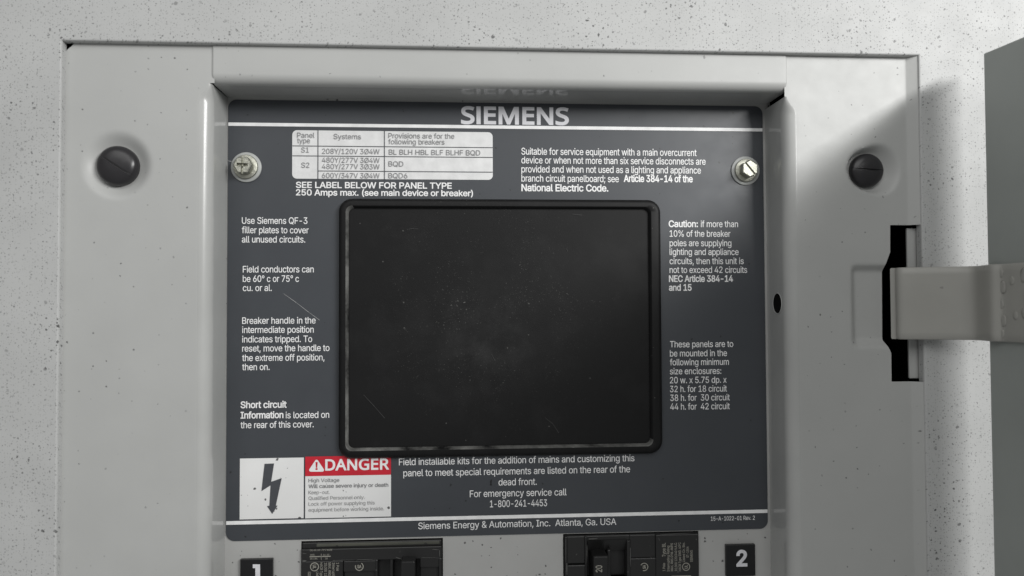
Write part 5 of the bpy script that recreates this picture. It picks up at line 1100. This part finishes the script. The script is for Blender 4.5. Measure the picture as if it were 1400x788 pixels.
tl, tgl = breaker(*bk_l, 'black circuit breaker under the red danger sign with small worn print at its left',
    [(400, 620, None, 749.5, -0.0012), (400, 620, 748.8, 765.6, 0.0004), (400, 469, 765.2, None, 0.0004), (469.5, 515, 766.2, 781.5, 0.0000), (469.5, 515, 781.0, None, -0.0018), (513, 516.5, 765.2, None, 0.0004),
     (533, 537.5, 762, None, -0.0005), (574, 600, 764.5, 778, 0.0), (574, 600, 777, None, -0.0022), (599.5, 620, 765.2, None, 0.0002)],
    (550, 569, 761.5, 0.0085), 510,
    [('1 Pole', 460.2, 769, 11, 3.4, -90), ('Interrupting Rating', 454.6, 769, 36, 3.4, -90), ('MAX. RMS SYM. AMPS', 449.2, 769, 39, 3.4, -90), ('10,000 120/240 V.A.C.', 443.8, 769, 40, 3.4, -90),
     ('HACR Type SWD. 40°C', 438, 769, 40, 3.4, -90), ('Listed Cir. Bkr.', 432.6, 781.5, 24, 3.2, -90), ('SIEMENS', 421.4, 781.5, 16, 3.4, -90),
     ('CU-AL 60-75°C WIRE', 424, 753.2, 29.5, 2.2, 0), ('AWG', 424.2, 759.4, 6, 2.0, 0), ('14-10', 442, 759.2, 8, 2.0, 0), ('IN. LBS.', 424.2, 764.6, 10, 2.0, 0), ('20', 444.5, 764.4, 3.6, 2.2, 0)],
    [(430.3, 774.7, 5.9, 'UL', -90, False), (491.5, 774.3, 5.7, 'SA', 0, True)],
    [(424, 760.6, 452, 760.6), (439.5, 757, 439.5, 765)])
bm = bmesh.new()
p0, p1 = at(432, 743.0, YB), at(601, 747.6, YB)
add_box(bm, p0.x, p1.x, YB + 0.0009, YB + 0.003, at(510, 747.2, YB).z, at(510, 742.6, YB).z, 0.0004, 2)
obj('dusty_lit_ledge', bm, M['dust'], tl)  # dust tone that also carries the light caught by the bevel
tr, tgr = breaker(*bk_r, 'black circuit breaker nearer the tile with a 2, its toggle printed 20',
    [(760, 1000, None, 732.5, -0.0010), (775, 800, 732, 769.5, -0.0004), (775, 800, 770.5, None, 0.0006), (760, 776, 732, None, 0.0002), (799.5, 803, 732, None, 0.0002), (802, 862, 732, 739.5, -0.0006), (831, 835.5, 752, None, -0.001),
     (857, 862, 739, None, 0.0002), (861.5, 897, 732, 764, -0.0006), (861.5, 897, 763.7, None, 0.0), (896.5, 1000, 732, None, 0.0004)],
    (808, 828, 752.5, 0.0085), 862,
    [('1 Pole', 909, 780.5, 11, 3.4, 90), ('Type BL', 909.6, 761, 19, 4.8, 90), ('Interrupting Rating', 915, 781, 35, 3.4, 90), ('MAX. RMS SYM. AMPS', 920, 780.5, 38, 3.4, 90), ('10,000 120/240 V.A.C.', 925.4, 780.5, 39, 3.4, 90),
     ('HACR Type SWD. 40°C', 930.8, 780.5, 39, 3.4, 90), ('Listed Cir. Bkr.', 936, 768, 27, 3.2, 90), ('ST-1304', 941.2, 762, 15, 3.2, 90), ('SIEMENS', 946.6, 768, 16, 3.4, 90)],
    [(880.4, 774.8, 5.6, 'SA', 90, True), (937.6, 774.6, 5.6, 'UL', 90, False)],
    [(918, 787.3, 944, 787.3)])
def edge_glints(parent, marks):  # thin pale slivers that paint glints along the case edges
    bm = bmesh.new()
    for x0, y0, x1, y1, wpx in marks:
        a, b = at(x0, y0, YB - .0008), at(x1, y1, YB - .0008)
        dd = (b - a).normalized()
        n = Vector((-dd.z, 0, dd.x)) * wpx * 0.0002
        m = (a + b) / 2 + n * 0.5
        bm.faces.new([bm.verts.new(v) for v in (a - n * .4, m - n * 1.3, b - n * .3, b + n * .4, m + n * .6, a + n)])
    obj('edge_glints', bm, M['glint'], parent)


edge_glints(tl, [(455, 766.4, 486, 765.6, .7), (488, 765.6, 515, 764.8, 1.0), (576, 762.6, 600, 762, .7), (600.8, 752, 601, 762, 1.2), (591, 751.3, 600, 751.8, 1.2),
               (541, 762.2, 550, 765, 1.4), (413.5, 757, 419, 757, 1.2), (413.6, 768, 419, 767, 3.2), (513.5, 779.6, 515.6, 779.8, 1.6)])
edge_glints(tr, [(805, 737.4, 817, 736.6, 1.8), (802.4, 746, 802.2, 770, 1.0), (774.6, 770, 775, 786, 2.0), (773.4, 737, 773.6, 768, .6), (820, 733.4, 857, 732.4, 1.0),
               (861.6, 749, 862, 775, 1.2), (900, 735.2, 902, 740, 1.0), (903, 731.2, 945, 729, .9), (951, 737, 952.6, 738.6, 1.4), (857.4, 782, 860, 782.2, 1.2)])
# sloped floor of the right breaker's toggle opening
bm = bmesh.new()
p = [at(803.5, 739.6, YB), at(857, 737.5, YB), at(857, 751.5, YB + .004), at(803.5, 753, YB + .004)]
bm.faces.new([bm.verts.new(q) for q in p])
obj('toggle_ramp', bm, M['breaker'], tr)
# rating number on the toggle
Y20 = YB - 0.0085 - 0.0002
bm = bmesh.new()
o = at(823.2, 782.5, Y20)
run(bm, '20', o.x, o.z, 9.3 * .0004, 8.6 * .0004, Y20, 90, 0.02)
obj('rating_number', bm, M['breaker_print'], tgr)

# ------------------------------------------------------------------ number tiles
def tile(x0, y0, x1, y1, label):
    a, b = at(x0, y0, -.0015), at(x1, y1, -.0015)
    t = thing('number_tile', label, 'number tile', ((a.x + b.x) / 2, 0, b.z), 'numbered tiles beside the breakers')
    bm = bmesh.new()
    add_box(bm, a.x, b.x, -0.0018, 0.0004, b.z, a.z, 0.0003, 2)
    obj('tile_body', bm, M['tag'], t)
    return t
t1 = tile(328.5, 765, 372.8, 808.5, 'square black tile with a white 1, cut off by the lower edge')
bm = bmesh.new()
pp = [at(x, y, -.002) for x, y in ((345.6, 771.8), (355.6, 771.8), (355.6, 793), (359, 793), (359, 797.5), (345.2, 797.5), (345.2, 793), (349.1, 793), (349.1, 777), (345.6, 777))]
f = flat_poly(bm, [(p.x, p.z) for p in reversed(pp)], -.002)
f.normal_update()
bmesh.ops.triangulate(bm, faces=[f])
obj('numeral', bm, M['silver_print'], t1)
t2 = tile(992.3, 745.2, 1032.8, 787.3, 'square black tile with a white 2 at the right end of the breakers')
bm = bmesh.new()
pxrun(bm, '2', 1006.8, 1021.8, 774, 20.6, -.002, 0.055, 'sans')
obj('numeral', bm, M['silver_print'], t2)

# ------------------------------------------------------------------ door, open square to the panel, on its strap hinge
HX = at(1347.5, 250, -0.054)
XD, YDR = HX.x, -0.054
ZD1 = at(1344.5, 74.5, YDR).z
door = thing('panel_door', 'grey steel door standing open at the right on a bent strap hinge', 'door', (XD, YDR, ZB))
ang = math.radians(6.5)
dv, nv = Vector((math.sin(ang), -math.cos(ang), 0)), Vector((math.cos(ang), math.sin(ang), 0))
O = Vector((XD, YDR, 0))
def dpt(u, n, z):
    q = O + dv * u + nv * n
    return (q.x, q.y, z)
bm = bmesh.new()
DW, Z0 = 0.41, ZB - 0.02
outer = [(0, 0.0008), (0.0004, 0.0002), (0.001, 0), (DW - 0.001, 0), (DW, 0.001), (DW, 0.0125), (DW - 0.0015, 0.0125), (DW - 0.0015, 0.0015), (0.0015, 0.0015), (0.0015, 0.0125), (0, 0.0125)]
va = [bm.verts.new(dpt(u, n, Z0)) for u, n in outer]
vb = [bm.verts.new(dpt(u, n, ZD1)) for u, n in outer]
for i in range(len(outer)):
    j = (i + 1) % len(outer)
    bm.faces.new((va[i], va[j], vb[j], vb[i]))
bm.faces.new(vb)
bm.faces.new(list(reversed(va)))
vs = [dpt(0.001, 0.0016, ZD1 - .0016), dpt(DW - .001, 0.0016, ZD1 - .0016), dpt(DW - .001, 0.0124, ZD1 - .0016), dpt(0.001, 0.0124, ZD1 - .0016)]
bm.faces.new([bm.verts.new(p) for p in vs])
bmesh.ops.recalc_face_normals(bm, faces=bm.faces)
obj('door_sheet', bm, M['door'], door)

# strap hinge: path in plan, then its height
sp = [at(1243, 415, -.010), at(1231, 415, -.0205), at(1225, 415, -.0262), at(1225.5, 415, -.0300), at(1232, 415, -.0332), at(1247, 415, -.0356), at(1272, 415, -.038), at(1296, 415, -.0405), at(1318, 415, -.0435), at(1335, 415, -.048)]
path = [(p.x, p.y) for p in sp]
for u in (0.006, 0.011, 0.018, 0.03, 0.045):
    q = O + dv * u + nv * (-0.0022 - (0.0022 if u == 0.006 else 0))
    path.append((q.x, q.y))
def catmull(P, n=5):
    out = []
    for i in range(len(P) - 1):
        p0, p1, p2, p3 = P[max(0, i - 1)], P[i], P[i + 1], P[min(len(P) - 1, i + 2)]
        for k in range(n):
            t = k / n
            out.append(tuple(0.5 * (2 * p1[j] + (p2[j] - p0[j]) * t + (2 * p0[j] - 5 * p1[j] + 4 * p2[j] - p3[j]) * t * t + (3 * p1[j] - p0[j] - 3 * p2[j] + p3[j]) * t ** 3) for j in (0, 1)))
    out.append(P[-1])
    return out
path = catmull(path, 8)
zt_, zb_ = at(1262, 365.5, -.036).z, at(1262, 464.5, -.036).z
bm = bmesh.new()
rows = []
TK = 0.0024
for i, (x, y) in enumerate(path):
    a, b = path[max(0, i - 1)], path[min(len(path) - 1, i + 1)]
    d = Vector((b[0] - a[0], b[1] - a[1])).normalized()
    n = Vector((d.y, -d.x))            # towards the camera
    if n.y > 0 and abs(d.y) < 0.9:
        n = -n
    q = Vector((x, y)) - n * 0
    trimv = 0.0022 * max(0, 1 - i / 22) ** 2
    ztop, zbot = zt_ - trimv, zb_ + trimv
    e = 0.0005
    def P(k, z):
        v = q - n * (TK * k)
        return (v.x, v.y, z)
    rows.append([P(e / TK, zbot), P(0, zbot + e), P(0, zbot + 0.004), P(0, ztop - 0.004), P(0, ztop - e), P(e / TK, ztop), P(1 - e / TK, ztop), P(1, ztop - e), P(1, zbot + e), P(1 - e / TK, zbot)])
loops(bm, rows, close_first=True, close_last=True)
bmesh.ops.recalc_face_normals(bm, faces=bm.faces)
strap = obj('hinge_strap', bm, M['strap'], door, True, 62)
# weld spots on the strap
rnd = random.Random(3)
for (u, zf, s) in ((0.0105, 0.12, 1), (0.0115, 0.30, 1.3), (0.0105, 0.52, 1), (0.0115, 0.73, 1.3), (0.0105, 0.9, 1), (0.024, 0.16, 1.6), (0.026, 0.45, 1.5), (0.024, 0.62, 1.3), (0.026, 0.82, 1.6), (0.017, 0.22, .9), (0.0185, 0.66, .9)):
    bm = bmesh.new()
    bmesh.ops.create_icosphere(bm, subdivisions=2, radius=1.0)
    z = zt_ + (zb_ - zt_) * zf
    for v in bm.verts:
        k = 1 + rnd.uniform(-.12, .12)
        u2, n2, z2 = v.co.x * 0.0015 * s * k, v.co.y * 0.00024, v.co.z * 0.0024 * s * k
        v.co = Vector(dpt(u + u2, -0.0023 + n2, z + z2))
    obj('weld_bead', bm, M['strap'], strap, True)
